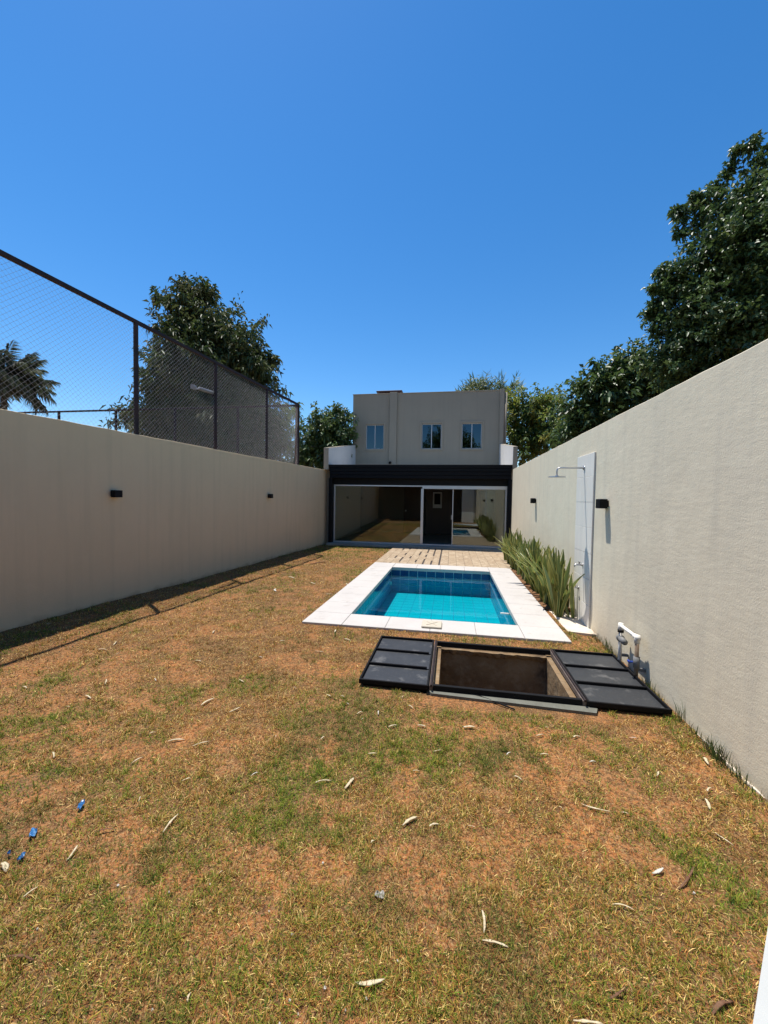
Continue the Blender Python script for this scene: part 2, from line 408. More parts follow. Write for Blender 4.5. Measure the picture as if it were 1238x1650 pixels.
# ------------------------------------------------------------------ boundary walls
def boundary_walls():
    def wall(fx, s, y0, y1, top, t, m, label):
        n = int((y1 - y0) / .2); mb = MB(); V = []
        for i in range(n + 1):
            y = y0 + (y1 - y0) * i / n; x = fx(y); z = top + random.uniform(-.004, .004)
            V += [(x, y, -.1), (x, y, z - .006), (x + s * .006, y, z), (x + s * t, y, z + random.uniform(-.003, .003)), (x + s * t, y, -.1)]
        F = [(i * 5 + k, i * 5 + k + 1, i * 5 + k + 6, i * 5 + k + 5) for i in range(n) for k in range(4)] + [tuple(range(5)), tuple(range(n * 5 + 4, n * 5 - 1, -1))]
        return tag(mb.add(V, F).build('boundary_wall', m, base=(fx(5), 5, 0)), label, 'wall', 'garden walls either side of the lawn')
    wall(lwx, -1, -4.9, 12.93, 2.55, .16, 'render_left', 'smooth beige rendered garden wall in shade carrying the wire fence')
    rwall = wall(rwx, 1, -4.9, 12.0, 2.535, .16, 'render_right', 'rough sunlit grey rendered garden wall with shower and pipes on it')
    V = []; n = 46                                  # pale lip of the footing laid bare along the foot of the right wall
    for i in range(n + 1):
        y = 1.3 + 1.85 * i / n; k = math.sin(math.pi * i / n) ** .5; k *= random.random() > .3; d = (.003 + .016 * random.random()) * k + .001; h = .016 * random.random() * k - .004
        V += [(rwx(y) + .002, y, -.06), (rwx(y) - d, y, -.06), (rwx(y) - d * .8, y, h * .6), (rwx(y) + .002, y, h)]
    F = [(i * 4 + k, i * 4 + k + 1, i * 4 + k + 5, i * 4 + k + 4) for i in range(n) for k in range(3)]
    MB().add(V, F).build('footing', 'pad_concrete', rwall)
boundary_walls()

# ------------------------------------------------------------------ house
def house():
    H = thing('house', 'two storey grey house with black fascia and glass front behind the pool', 'house', (-1.15, 14.5, 0))
    ys0, ys1 = 12.60, YH
    # side walls of the ground floor with sloping parapet
    for x0, x1, m in ((HX0, HX0 + .165, 'house_paint'), (1.855, HX1, 'house_paint')):
        MB().prism([(12.94, 0), (21, 0), (21, 3.9), (ys1, 3.90), (ys0, 3.29), (ys0, 2.56), (12.94, 2.56)], 'x', x0, x1).build('side_wall', m, H)
    for x0, x1 in ((HX0 + .166, HX0 + .172), (1.848, 1.854)):      # whitewashed inner faces of the parapets
        MB().prism([(ys0 + .005, 2.735), (YH - .005, 2.735), (YH - .005, 3.885), (ys0 + .005, 3.28)], 'x', x0, x1).build('parapet_face', 'parapet_white', H)
    # upper storey
    zt = 6.03
    def up(px, py): return on_y(px, py, YH)
    holes = []
    for a, b in (((590, 684), (618, 723)), ((680, 683), (711, 723)), ((745, 682), (776, 723))):
        p, q = up(*a), up(*b); holes.append((p.x, q.x, q.z, p.z))
    zz = (sum(h[2] for h in holes) / 3, sum(h[3] for h in holes) / 3)
    holes = [(h[0], h[1], *zz) for h in holes]
    x0, x1 = up(569.5, 637).x, up(814, 628.5).x
    wall_holes(MB(), x0, x1, 2.6, zt, YH, YH + .2, holes).build('front_wall', 'house_paint', H)
    MB().box(x0, x0 + .18, YH + .2, 21, 2.6, zt).build('upper_side_wall', 'house_paint', H)
    MB().box(x1 - .18, x1, YH + .2, 21, 2.6, zt).build('upper_side_wall', 'house_paint', H)
    MB().box(x0 + .18, x1 - .18, 20.8, 21, 0, zt).build('back_wall', 'dark_room', H)
    MB().box(x0 + .18, x1 - .18, YH + .2, 20.8, zt - .35, zt - .25).build('roof', 'roof_metal', H)
    MB().box(x0 + .18, x1 - .18, YH + .2, 20.8, 2.62, 2.75).build('upper_floor', 'dark_room', H)
    for a, b in ((x0 - .02, x1 + .02),):
        MB().box(a, b, YH - .02, YH + .21, zt, zt + .03, .004).build('parapet_cap', 'house_paint', H)
    # pilasters (rain pipe chases)
    pl = (up(629, 640).x, up(640.5, 640).x)
    MB().box(pl[0], pl[1], YH - .09, YH, 2.75, zt + .05, .006).build('pilaster', 'house_paint', H)
    MB().box(up(806, 640).x, up(812.5, 640).x, YH - .07, YH, 2.75, zt + .05, .006).build('pilaster', 'house_paint', H)
    # rain pipe at the right corner
    MB().tube([(x1 + .06, YH + .1, 3.0), (x1 + .06, YH + .1, zt - .05)], .05, 10).build('rain_pipe', 'house_paint', H, True)
    for (a, b, c, d) in holes:
        e = .085
        mb = MB()     # plaster surround, proud of the wall
        mb.box(a - e, a, YH - .022, YH, c - e, d + e, .004); mb.box(b, b + e, YH - .022, YH, c - e, d + e, .004)
        mb.box(a, b, YH - .022, YH, d, d + e, .004); mb.box(a, b, YH - .03, YH, c - e, c, .004)
        W = mb.build('window', 'house_paint', H)
        f = .026; y = YH + .07
        mb = MB()
        mb.box(a, a + f, y, y + .05, c, d, .004); mb.box(b - f, b, y, y + .05, c, d, .004)
        mb.box(a + f, b - f, y, y + .05, d - f, d, .004); mb.box(a + f, b - f, y, y + .05, c, c + f, .004)
        mid = (a + b) / 2
        mb.box(mid - f * .6, mid + f * .6, y - .008, y + .045, c + f, d - f, .004)
        mb.build('frame', 'white_frame', W)
        for s, (p, q) in enumerate(((a + f, mid - f * .6), (mid + f * .6, b - f))):
            MB().box(p, q, y + .02, y + .028, c + f, d - f).build('pane', 'window_glass', W)
    # little spotlights at the pilaster feet
    for px in (629.5, 806.5):
        p = up(px, 744.5); z = 3.13
        mb = MB().tube([(p.x, YH - .10, z), (p.x, YH - .2, z - .02)], .055, 10); mb.box(p.x - .02, p.x + .02, YH - .1, YH, z - .02, z + .02)
        mb.build('spotlight', 'black_paint', H)
    # small roof box
    p, q = on_y(606.5, 629, 17.6), on_y(648, 629, 17.6); zc = (p.z + q.z) / 2
    rb = MB().box(p.x + .1, q.x - .1, 17.7, 18.9, zt - .25, zc - .07).build('chimney', 'roof_cap', H)
    MB().box(p.x, q.x, 17.6, 19.0, zc - .07, zc, .01).build('cap', 'roof_cap', rb)
    # ground floor room
    gx0, gx1 = HX0 + .165, 1.855
    MB().box(gx0, gx1, 12.45, 20.8, 0.0, .075, .006).build('threshold', 'concrete', H)
    MB().box(gx0, gx1, 13.1, 20.8, .075, .085).build('room_floor', 'room_floor', H)
    MB().box(gx0, gx1, 17.3, 17.45, .085, 2.6).build('partition', 'dark_room', H)
    MB().box(gx0, gx0 + .012, 13.0, 17.3, .085, 2.6).build('interior_wall', 'interior_white', H)
    MB().box(gx1 - .012, gx1, 13.0, 17.3, .085, 2.6).build('interior_wall', 'interior_white', H)
    # dark timber door and cupboard on the partition
    d = MB().box(-2.1, -1.2, 17.22, 17.30, .085, 2.2, .01).build('door', 'dark_wood', H)
    MB().box(-2.05, -1.98, 17.16, 17.22, 1.05, 1.12, .01).build('handle', 'chrome', d)
    MB().box(-1.1, 1.2, 16.9, 17.3, .085, 2.4, .01).build('cupboard', 'dark_wood', H)
    a, b = on_y(698, 793, 16.85), on_y(712, 819, 16.85)
    f = MB().box(a.x, b.x, 16.86, 16.9, b.z, a.z, .01).build('picture_frame', 'white_frame', H)
    MB().box(a.x + .06, b.x - .06, 16.85, 16.86, b.z + .16, a.z - .06).build('picture', 'black_paint', f)
    MB().prism([(12.79, 2.62), (16.3, 2.62), (16.3, 2.69), (12.79, 2.66)], 'x', gx0, gx1).build('veranda_roof', 'roof_metal', H)
    # black fascia of horizontal boards
    zb = [2.728, 2.615, 2.50, 2.385, 2.27]
    for i in range(4):
        dy = .012 * i
        MB().box(gx0 + .01 + dy, gx1 - .01 - dy, YF + dy, YF + .10, zb[i + 1] + .006, zb[i], .006).build('fascia_board', 'black_metal', H)
    MB().box(gx0 + .02, gx1 - .02, YF + .10, YF + .16, 2.27, 2.72).build('fascia_backing', 'black_paint', H)
    MB().box(gx0 + .12, gx1 - .11, 12.86, 12.98, 2.06, 2.62).build('lintel', 'black_paint', H)
    for a, b in ((gx0 + .005, gx0 + .115), (gx1 - .11, gx1 - .005)):
        MB().box(a, b, 12.66, 12.98, .075, 2.27, .006).build('post', 'black_metal', H)
    # sliding glass front
    Y = 12.90; g0, g1 = gx0 + .12, gx1 - .115; zt_, zb_ = 2.06, .075
    D = MB().box(g0, g1, Y - .03, Y + .05, zb_, zb_ + .045, .004).build('sliding_door', 'aluminium', H)
    mx = on_y(680, 830, Y).x; dx = on_y(729.5, 830, Y).x
    MB().box(g0, mx, Y - .03, Y + .05, zt_ - .045, zt_, .004).build('frame_rail', 'aluminium', D)
    MB().box(mx, g1, Y - .05, Y + .05, zt_ - .11, zt_, .004).build('frame_rail', 'aluminium', D)
    MB().box(g0, g0 + .05, Y - .028, Y + .048, zb_ + .045, zt_ - .046, .004).build('frame_jamb', 'aluminium', D)
    MB().box(g1 - .05, g1, Y - .028, Y + .048, zb_ + .045, zt_ - .111, .004).build('frame_jamb', 'aluminium', D)
    MB().box(mx - .04, mx + .045, Y - .045, Y + .05, zb_ + .046, zt_ - .111, .004).build('frame_jamb', 'aluminium', D)
    MB().box(dx - .014, dx + .014, Y + .005, Y + .035, zb_ + .046, zt_ - .111, .003).build('door_stile', 'aluminium', D)
    MB().box(g0 + .05, mx - .04, Y + .006, Y + .014, zb_ + .045, zt_ - .046).build('pane', 'door_glass', D)
    MB().box(dx + .014, g1 - .05, Y + .016, Y + .024, zb_ + .046, zt_ - .111).build('pane', 'door_glass', D)
    MB().box(mx + .046, mx + .07, Y - .04, Y - .02, .98, 1.16, .004).build('handle', 'black_paint', D)
    MB().box(dx - .05, dx - .02, Y - .03, Y + .005, .95, 1.10, .006).build('handle', 'chrome', D)
house()

# ------------------------------------------------------------------ paved patio
def patio():
    P = MB().box(DECK[0], DECK[1], DECK[2] + .005, 12.445, -.04, .022).build('patio', 'dark_inlay')
    tag(P, kind='structure')
    wx, ly = .198, .40
    mes = {}
    x = DECK[0]; c = 0
    dash = {7: 1.0, 6: .72, 5: .6, 4: .35, 3: .3, 2: .15, 1: .12}
    while x < DECK[1] - .05:
        x1 = min(x + wx, DECK[1])
        off = (c % 2) * .2; y = DECK[2] + .01 - off; 
        gap = random.random
        while y < 12.44:
            y0, y1 = max(y, DECK[2] + .01), min(y + ly, 12.44)
            if y1 - y0 > .04:
                g = .042 if random.random() < dash.get(c, 0) else .004
                key = (round(x1 - x - g, 3), round(y1 - y0 - .004, 3), random.randint(0, 1))
                if key not in mes:
                    mes[key] = shared(MB().box(0, key[0], 0, key[1], .0225, .034, .0025), 'paving_slab', 'travertine_b' if key[2] else 'travertine')
                piece('paving_slab', mes[key], P, (x, y0, random.uniform(-.001, .001)))
            y += ly
        x += wx; c += 1
patio()

# ------------------------------------------------------------------ swimming pool
def pool():
    X0, X1, Y0, Y1 = POOL; zw, zf = -.075, -.50
    P = thing('swimming_pool', 'rectangular blue tiled pool with wide white stone edge', 'pool', ((X0 + X1) / 2, (Y0 + Y1) / 2, 0))
    t = .09
    mb = MB()
    mb.box(X0 - t, X0 - .006, Y0 - t, Y1 + t, zf - .1, -.002); mb.box(X1 + .006, X1 + t, Y0 - t, Y1 + t, zf - .1, -.002)
    mb.box(X0 - .006, X1 + .006, Y0 - t, Y0 - .006, zf - .1, -.002); mb.box(X0 - .006, X1 + .006, Y1 + .006, Y1 + t, zf - .1, -.002)
    mb.box(X0 - .006, X1 + .006, Y0 - .006, Y1 + .006, zf - .1, zf - .006)
    sh = mb.build('shell', 'pool_grout', P)
    MB().box(X0 - .004, X1 + .004, Y0 - .004, Y1 + .004, zf - .0058, zf - .0035).build('floor_bed', 'floor_grout', sh)
    g = .005
    nx = 11; ny = 18; tx = (X1 - X0) / nx; ty = (Y1 - Y0) / ny; tz = .163
    fl = shared(MB().box(g, tx - g, g, ty - g, -.005, 0, .001), 'floor_tile', 'tile_blue')
    for i in range(nx):
        for j in range(ny): piece('floor_tile', fl, sh, (X0 + i * tx, Y0 + j * ty, zf))
    rows = 3
    bk = shared(MB().box(g, tx - g, 0, .005, g, tz - g, .001), 'wall_tile', 'tile_navy')
    bk2 = shared(MB().box(g, tx - g, 0, .005, g, tz - g, .001), 'wall_tile', 'tile_mid')
    for i in range(nx):
        for k in range(rows): piece('wall_tile', bk if k < 1 else bk2, sh, (X0 + i * tx, Y1 - .001, -.01 - (k + 1) * tz))
    sd = shared(MB().box(0, .005, g, ty - g, g, tz - g, .001), 'wall_tile', 'tile_navy')
    for j in range(ny):
        for x in (X0 - .005, X1): piece('wall_tile', sd, sh, (x, Y0 + j * ty, -.01 - tz))
    mb = MB()
    for j in range(ny):
        for k in range(1, rows):
            for x in (X0 - .005, X1): mb.box(x, x + .005, Y0 + j * ty + g, Y0 + (j + 1) * ty - g, -.01 - (k + 1) * tz + g, -.01 - k * tz - g)
    for i in range(nx):
        for k in range(rows): mb.box(X0 + i * tx + g, X0 + (i + 1) * tx - g, Y0 - .005, Y0, -.01 - (k + 1) * tz + g, -.01 - k * tz - g)
    tag(mb.build('lower_wall_tiles', 'tile_mid', sh), kind='stuff')
    wv = MB().add([(X0 + .001, Y0 + .001, zw), (X1 - .001, Y0 + .001, zw), (X1 - .001, Y1 - .002, zw), (X0 + .001, Y1 - .002, zw)], [(0, 1, 2, 3)])
    wv.build('water', 'water', P)
    # small fittings
    mb = MB().tube([(X1 - .002, 5.9, -.07), (X1 - .12, 5.9, -.068)], .012, 8); mb.build('water_jet', 'pvc_white', P)
    mb = MB().tube([(X0 + .0, 8.35, -.25), (X0 + .05, 8.35, -.25)], .035, 10); mb.build('inlet_nozzle', 'pvc_white', P)
    V = []; F = []
    for k in range(340):
        u = random.random(); x = X0 + .45 + 1.35 * u + random.gauss(0, .05); y = 6.25 - .35 * math.sin(u * 2.2) + random.gauss(0, .13)
        if not (X0 + .05 < x < X1 - .05): continue
        a = random.uniform(0, 6.28); r = random.uniform(.008, .03); o = len(V)
        for j in range(4):
            q = r * (1, .45, 1, .45)[j]; V.append((x + q * math.cos(a + j * 1.571), y + q * math.sin(a + j * 1.571), zf + .003 + .006 * random.random()))
        F.append((o, o + 1, o + 2, o + 3))
    tag(MB().add(V, F).build('sunken_leaves', 'bark'), 'drift of small dark leaves on the pool floor', 'leaves', kind='stuff')
    # coping slabs
    A0, A1, B0, B1 = COP
    def run(x0, x1, y0, y1, n, ax):
        for i in range(n):
            if ax == 'x':
                a, b = x0 + (x1 - x0) * i / n, x0 + (x1 - x0) * (i + 1) / n
                q = (a + .0015, b - .0015, y0, y1)
            else:
                a, b = y0 + (y1 - y0) * i / n, y0 + (y1 - y0) * (i + 1) / n
                q = (x0, x1, a + .0015, b - .0015)
            dz = random.uniform(-.0012, .0012)
            MB().box(*q, .0, ZC + dz, .004).build('coping_slab', 'coping', P)
    run(A0, X0 + .02, B0, Y0 + .02, 1, 'x'); run(X0 + .022, X1 - .022, B0, Y0 + .02, 4, 'x'); run(X1 - .02, A1, B0, Y0 + .02, 1, 'x')
    run(A0, X0 + .02, Y1 - .02, B1, 1, 'x'); run(X0 + .022, X1 - .022, Y1 - .02, B1, 4, 'x'); run(X1 - .02, A1, Y1 - .02, B1, 1, 'x')
    run(A0, X0 + .02, Y0 + .022, Y1 - .022, 7, 'y'); run(X1 - .02, A1, Y0 + .022, Y1 - .022, 7, 'y')
    MB().box(A0 + .012, A1 - .012, B0 + .012, Y0 - t - .002, -.06, .0).build('coping_bed', 'grout', P)
    # skimmer lid lying on the front slab
    p = on_ground(696, 1008, ZC)
    K = thing('skimmer_lid', 'small square beige plastic lid lying on the front pool edge', 'lid', (p.x, p.y, ZC + .002))
    MB().box(p.x - .12, p.x + .12, p.y - .12, p.y + .12, ZC + .002, ZC + .026, .006).build('plate', 'beige_plastic', K)
    for s in (1, -1):
        d = Vector((1, s, 0)).normalized() * .085; n = Vector((-d.y, d.x, 0)).normalized() * .008; c = Vector((p.x, p.y, 0))
        q = [c - d - n, c + d - n, c + d + n, c - d + n]
        MB().prism([(v.x, v.y) for v in q], 'z', ZC + .026 , ZC + .030 + .001 * s).build('rib', 'beige_plastic', K)
pool()

# ------------------------------------------------------------------ pump pit with its two steel lids
def pit():
    X0, X1, Y0, Y1 = PIT; zt, zb = .045, -1.25
    P = thing('pump_pit', 'open concrete pump pit with two black steel lids folded flat', 'pit', ((X0 + X1) / 2, (Y0 + Y1) / 2, 0))
    t = .10; i = .045
    mb = MB()
    mb.box(X0 - t, X0 + i, Y0 - .02, Y1 + t, zb, zt - .045); mb.box(X1 - i, X1 + t, Y0 - .02, Y1 + t, zb, zt - .045)
    mb.box(X0 + i, X1 - i, Y0 - .02, Y0 + i, zb, zt - .03); mb.box(X0 + i, X1 - i, Y1 - i, Y1 + t, zb, zt - .03)
    mb.box(X0 + i, X1 - i, Y0 + i, Y1 - i, zb, zb + .06)
    mb.build('shaft', 'pit_concrete', P)
    # irregular mortar ledge at the back rim
    n = 26; vs = []; fs = []
    for k in range(n + 1):
        x = X0 + i + (X1 - X0 - 2 * i) * k / n; d = .03 + .025 * random.random(); h = .06 + .03 * random.random()
        vs += [(x, Y1 - i, zt - .032), (x, Y1 - i - d, zt - .034), (x, Y1 - i - d * .6, zt - h), (x, Y1 - i, zt - h - .02)]
    for k in range(n):
        for a in range(3): fs.append((k * 4 + a, k * 4 + a + 1, k * 4 + 5 + a, k * 4 + 4 + a))
    MB().add(vs, fs).build('mortar_ledge', 'pit_concrete', P)
    MB().prism([(X0 - .01, Y0 - .055), (X1 + .07, Y0 - .10), (X1 + .10, Y0 - .03), (X1 + .05, Y0 - .012), (X0 - .03, Y0 - .012)], 'z', -.05, .022).build('sill', 'sill_concrete', P)
    # angle steel frame
    fw = .03
    MB().box(X0, X1, Y0 - .008, Y0 + fw - .008, zt - .028, zt + .022, .003).build('rim_bar', 'black_metal', P)
    MB().box(X0, X1, Y1 - fw, Y1, zt - .028, zt + .022, .003).build('rim_bar', 'black_metal', P)
    for a, b in ((X0 - .028, X0), (X1, X1 + .028)):
        MB().box(a, b, Y0 - .01, Y1, zt - .028, zt + .016, .003).build('hinge_rail', 'hinge_steel', P)
        MB().tube([(a + .014, Y0 - .03, zt + .026), (a + .014, Y1, zt + .026)], .009, 8).build('hinge_pin', 'rust_steel', P)
    # ladder stub / pipe in the pit
    c = on_ground(890, 1106, 0)
    MB().tube([(X1 - .13, 3.62, zb + .06), (X1 - .13, 3.62, -.22), (X1 - .05, 3.62, -.205)], .022, 8).build('pit_pipe', 'pvc_white', P)
    # lids: steel tray, face up, with two cross bars
    for s, a, b in ((0, -.745, X0 - .034), (1, X1 + .034, 1.655)):
        y0, y1 = Y0 - .02, Y1 + .03; z0 = .026; z1 = .062
        L = thing_part(P, 'lid')
        r = .016
        mb = MB()
        mb.box(a, b, y0, y0 + r, z0, z1 + .004, .003); mb.box(a, b, y1 - r, y1, z0, z1 + .004, .003)
        mb.box(a, a + r, y0 + r, y1 - r, z0, z1 + .004, .003); mb.box(b - r, b, y0 + r, y1 - r, z0, z1 + .004, .003)
        mb.build('rim', 'black_metal', L)
        d = (y1 - y0 - 2 * r) / 3
        for k in range(3):
            q0 = y0 + r + k * d + (.008 if k else 0); q1 = y0 + r + (k + 1) * d - (.008 if k < 2 else 0)
            MB().box(a + r, b - r, q0 - .001 * 0, q1, z0 + .006, z0 + .012 + .0015 * k).build('panel', 'lid_paint', L)
            if k < 2: MB().box(a + r, b - r - (.02 if s == 0 else 0), q1, q1 + .016, z0 + .004, z1 + .001, .003).build('cross_bar', 'black_metal', L)
        for xx in (a + .05, b - .05):
            pass
        MB().box(a + .03, b - .03, y0 + .03, y1 - .03, 0.0, z0 + .005).build('under_frame', 'black_paint', L)
def thing_part(parent, name):
    o = bpy.data.objects.new(name, None); C.objects.link(o); o.parent = parent; o.empty_display_size = .1
    bpy.context.view_layer.update()
    return o
pit()

# ------------------------------------------------------------------ fixtures on the right wall
def wall_lamp(x, y, z, side, label, s=1.0):
    d = .10 * s; w = .13 * s; h = .105 * s
    L = thing('wall_lamp', label, 'wall lamp', (x, y, z - h / 2), 'black box lamps on the garden walls')
    if side > 0: x0, x1 = x - d, x - .018
    else: x0, x1 = x + .018, x + d
    MB().box(x0, x1, y - w / 2, y + w / 2, z - h / 2, z + h / 2, .004).build('housing', 'black_paint', L)
    MB().box(min(x, x - side * .018), max(x, x - side * .018), y - w * .35, y + w * .35, z - h * .35, z + h * .35).build('back_plate', 'black_metal', L)
    for q in (-1, 1):
        MB().box(x0 + .015, x1 - .015, y - w / 2 + .015, y + w / 2 - .015, z + q * (h / 2 - .001), z + q * (h / 2 + .002)).build('lens', 'white_frame', L)
wall_lamp(rwx(4.72), 4.75, 1.585, 1, 'black box lamp on the sunlit right wall just beyond the shower panel', 1.0)
wall_lamp(rwx(8.55), 8.62, 1.61, 1, 'small black box lamp on the right wall above the spiky plants', 1.0)
wall_lamp(lwx(4.97), 4.97, 1.607, -1, 'larger nearer black box lamp on the shaded left wall', 1.0)
wall_lamp(lwx(9.19), 9.19, 1.62, -1, 'farther black box lamp on the shaded left wall near the house', 1.0)

def shower():
    y0, y1 = 5.15, 5.80; t = .022
    x = rwx(5.45)
    P = thing('shower_panel', 'pale grey tiled shower strip standing against the right wall', 'shower', (x, 5.47, 0))
    MB().box(x - t + .006, x + .004, y0 + .002, y1 - .002, -.05, 2.218).build('backing', 'grout', P)
    zs = [0, .30, .625, .95, 1.275, 1.60, 1.925, 2.22]
    for a, b in zip(zs[:-1], zs[1:]):
        dx = random.uniform(-.002, .002)
        MB().box(x - t + dx, x - t + .010, y0, y1, a + .0015, b - .0015, .002).build('tile', 'shower_tile', P)
    # rain shower
    A = thing('rain_shower', 'chrome rain shower arm with flat round head', 'shower head', (x - t, 5.5, 2.05))
    MB().tube([(x - t - .002, 5.5, 2.05), (x - t - .012, 5.5, 2.05)], [.032, .028], 16).build('wall_flange', 'chrome', A, True)
    pts = [(x - t, 5.5, 2.05), (1.42, 5.5, 2.05), (1.395, 5.5, 2.046), (1.38, 5.5, 2.03), (1.377, 5.5, 2.0), (1.377, 5.5, 1.945)]
    MB().tube(pts, .0105, 10).build('arm', 'chrome', A, True)
    MB().tube([(1.377, 5.5, 1.95), (1.377, 5.5, 1.938), (1.377, 5.5, 1.934), (1.377, 5.5, 1.924)], [.02, .022, .108, .11], 28).build('shower_disc', 'chrome', A)
    for yy, zz, lab in ((5.43, .775, 'upper chrome tap on the tiled shower strip'), (5.56, .445, 'lower chrome tap on the tiled shower strip')):
        T = thing('tap', lab, 'tap', (x - t, yy, zz), 'taps on the shower strip')
        MB().tube([(x - t, yy, zz), (x - t - .01, yy, zz)], [.025, .022], 14).build('flange', 'chrome', T, True)
        MB().tube([(x - t - .01, yy, zz), (x - t - .085, yy, zz + .002), (x - t - .10, yy, zz - .006), (x - t - .105, yy, zz - .03)], [.011, .011, .010, .009], 10).build('spout', 'chrome', T, True)
        mb = MB().tube([(x - t - .045, yy, zz + .005), (x - t - .045, yy, zz + .035)], .008, 8); mb.tube([(x - t - .045, yy - .028, zz + .037), (x - t - .045, yy + .028, zz + .037)], .007, 8)
        mb.build('handle', 'chrome', T)
    MB().prism([(1.43, 4.98), (rwx(5), 4.93), (rwx(5.9), 5.86), (1.40, 5.86)], 'z', -.05, .024).build('shower_pad', 'pad_concrete')['kind'] = 'structure'
shower()

def plumbing():
    x = rwx(3.9) - .075
    P = thing('pool_plumbing', 'white plastic pool pipes with grey valve body on the right wall', 'pipes', (x, 3.9, 0))
    ya, yb, zt = 4.085, 3.745, .40
    MB().tube([(x, ya, zt), (x, yb, zt)], .017, 10).build('pipe', 'pvc_white', P, True)
    MB().tube([(x, yb, zt - .0), (x, yb, -.03)], .017, 10).build('pipe', 'pvc_brown', P, True)
    MB().tube([(x, ya, zt), (x, ya, -.03)], .017, 10).build('pipe', 'pvc_white', P, True)
    MB().tube([(x, yb, zt + .024), (x, yb, zt - .05)], .023, 12).build('elbow', 'pvc_white', P, True)
    MB().tube([(x, yb - .024, zt), (x, yb + .05, zt)], .0225, 12).build('elbow', 'pvc_white', P, True)
    MB().tube([(x, ya, zt + .024), (x, ya, zt - .05)], .023, 12).build('elbow', 'pvc_white', P, True)
    v = MB().tube([(x, ya + .03, .275), (x, ya - .012, .275)], [.03, .036], 14); v.build('valve_cap', 'pvc_grey', P, True)
    MB().tube([(x, ya - .012, .275), (x, ya - .10, .268)], [.03, .027], 14).build('valve_body', 'pvc_grey', P, True)
    MB().tube([(x, ya, .36), (x, ya, .335)], .027, 12).build('union_nut', 'black_paint', P, True)
    MB().tube([(x, yb, .23), (x, yb, .13)], .026, 12).build('ball_valve', 'pvc_grey', P, True)
    mb = MB().tube([(x - .03, yb, .18), (x - .052, yb, .18)], .009, 8); mb.box(x - .066, x - .050, yb - .010, yb + .028, .168, .190, .004)
    mb.build('valve_handle', 'blue_plastic', P)
    for yy in (ya, yb):
        MB().box(x - .01, rwx(3.9) + .01, yy - .012, yy + .012, .10, .125).build('pipe_clip', 'pvc_grey', P)
plumbing()

# ------------------------------------------------------------------ wire fences on and behind the left wall
def wires(mb, p0, p1, z0, z1, pitch, r, off, r2=None):
    """chain link: two families of diagonal wires between (x,y) p0 and p1"""
    p0, p1 = Vector(p0), Vector(p1); L = (p1 - p0).length; d = (p1 - p0) / L; n = Vector((-d.y, d.x)); Hh = z1 - z0
    V = []; F = []
    for fam in (1, -1):
        k = -Hh
        while k < L:
            a, b = max(k, 0.0), min(k + Hh, L)
            if b - a > .02:
                za = z0 + (a - k) if fam > 0 else z1 - (a - k); zb = z0 + (b - k) if fam > 0 else z1 - (b - k)
                A = p0 + d * a + n * (off * fam); B = p0 + d * b + n * (off * fam)
                q = Vector((A.x, A.y, za)); e = Vector((B.x, B.y, zb)); t = (e - q).normalized()
                nn = Vector((n.x, n.y, 0)); bb = t.cross(nn)
                o = len(V); r_w = r if fam > 0 or r2 is None else r2
                for pt in (q, e):
                    for ang in (0.5, 2.6, 4.7): V.append(pt + nn * (math.cos(ang) * r_w) + bb * (math.sin(ang) * r_w))
                for j in range(3): F.append((o + j, o + (j + 1) % 3, o + 3 + (j + 1) % 3, o + 3 + j))
            k += pitch
    mb.add(V, F)
def fences():
    zt = 4.33
    def fx(y): return lwx(y) - .05
    ys = [-.1, 1.77, 3.60, 5.415, 7.265, 9.17, 10.86]
    Fn = thing('wire_fence', 'tall rusty steel and chain link fence standing on the left wall', 'fence', (fx(6), 6, 2.55))
    for k, y in enumerate(ys):
        r = .027
        x = fx(y)
        MB().box(x - r, x + r, y - r, y + r, 2.55, zt - .036, .005).build('post', 'rust_steel', Fn)
    y0, y1 = ys[0], ys[-1]
    MB().prism([(fx(y0) - .026, y0), (fx(y0) + .026, y0), (fx(y1) + .026, y1 + .03), (fx(y1) - .026, y1 + .03)], 'z', zt - .035, zt + .016).build('top_rail', 'rust_steel', Fn)
    for a, b in zip(ys[:-1], ys[1:]):
        mb = MB(); wires(mb, (fx(a), a + .035), (fx(b), b - .035), 2.56, zt - .037, .070, .00145, .0018, .0012)
        tag(mb.build('wire_mesh', 'galvanised', Fn), kind='stuff')
    # end fence of the neighbouring court, running away to the left
    E = thing('wire_fence', 'court end fence seen through the mesh, running left from the corner post', 'fence', (-9, 10.9, 0))
    xs = [fx(10.9) - .1, -6.5, -8.65, -10.8, -13.0, -15.2]
    for x in xs:
        MB().box(x - .03, x + .03, 10.93, 10.99, 0, zt - .03, .004).build('post', 'rust_post' if x > -5 else 'rust_steel', E)
    MB().box(xs[-1], xs[0] + .03, 10.93, 10.99, zt - .03, zt + .02, .004).build('top_rail', 'rust_steel', E)
    for a, b in zip(xs[:-1], xs[1:]):
        mb = MB(); wires(mb, (a - .03, 10.96), (b + .03, 10.96), 1.5, zt - .03, .085, .0008, .0016)
        tag(mb.build('wire_mesh', 'galvanised', E), kind='stuff')
    # floodlight arm on the second post
    y = 7.265; x = fx(y)
    A = thing('floodlight', 'pale tubular floodlight on a short arm fixed to the fence post', 'floodlight', (x - .03, y, 3.7))
    MB().tube([(x - .04, y - .04, 3.70), (x - .04, y - .46, 3.665)], .034, 12).build('lamp_body', 'lamp_grey', A, True)
    MB().tube([(x - .04, y - .46, 3.665), (x - .04, y - .62, 3.60)], .014, 8).build('arm', 'lamp_grey', A, True)
    MB().tube([(x - .04, y - .57, 3.655), (x - .04, y - .66, 3.645)], [.03, .045], 12).build('shade', 'lamp_grey', A)
    MB().box(x - .055, x - .034, y - .06, y + .04, 3.62, 3.76).build('clamp', 'rust_steel', A)
fences()

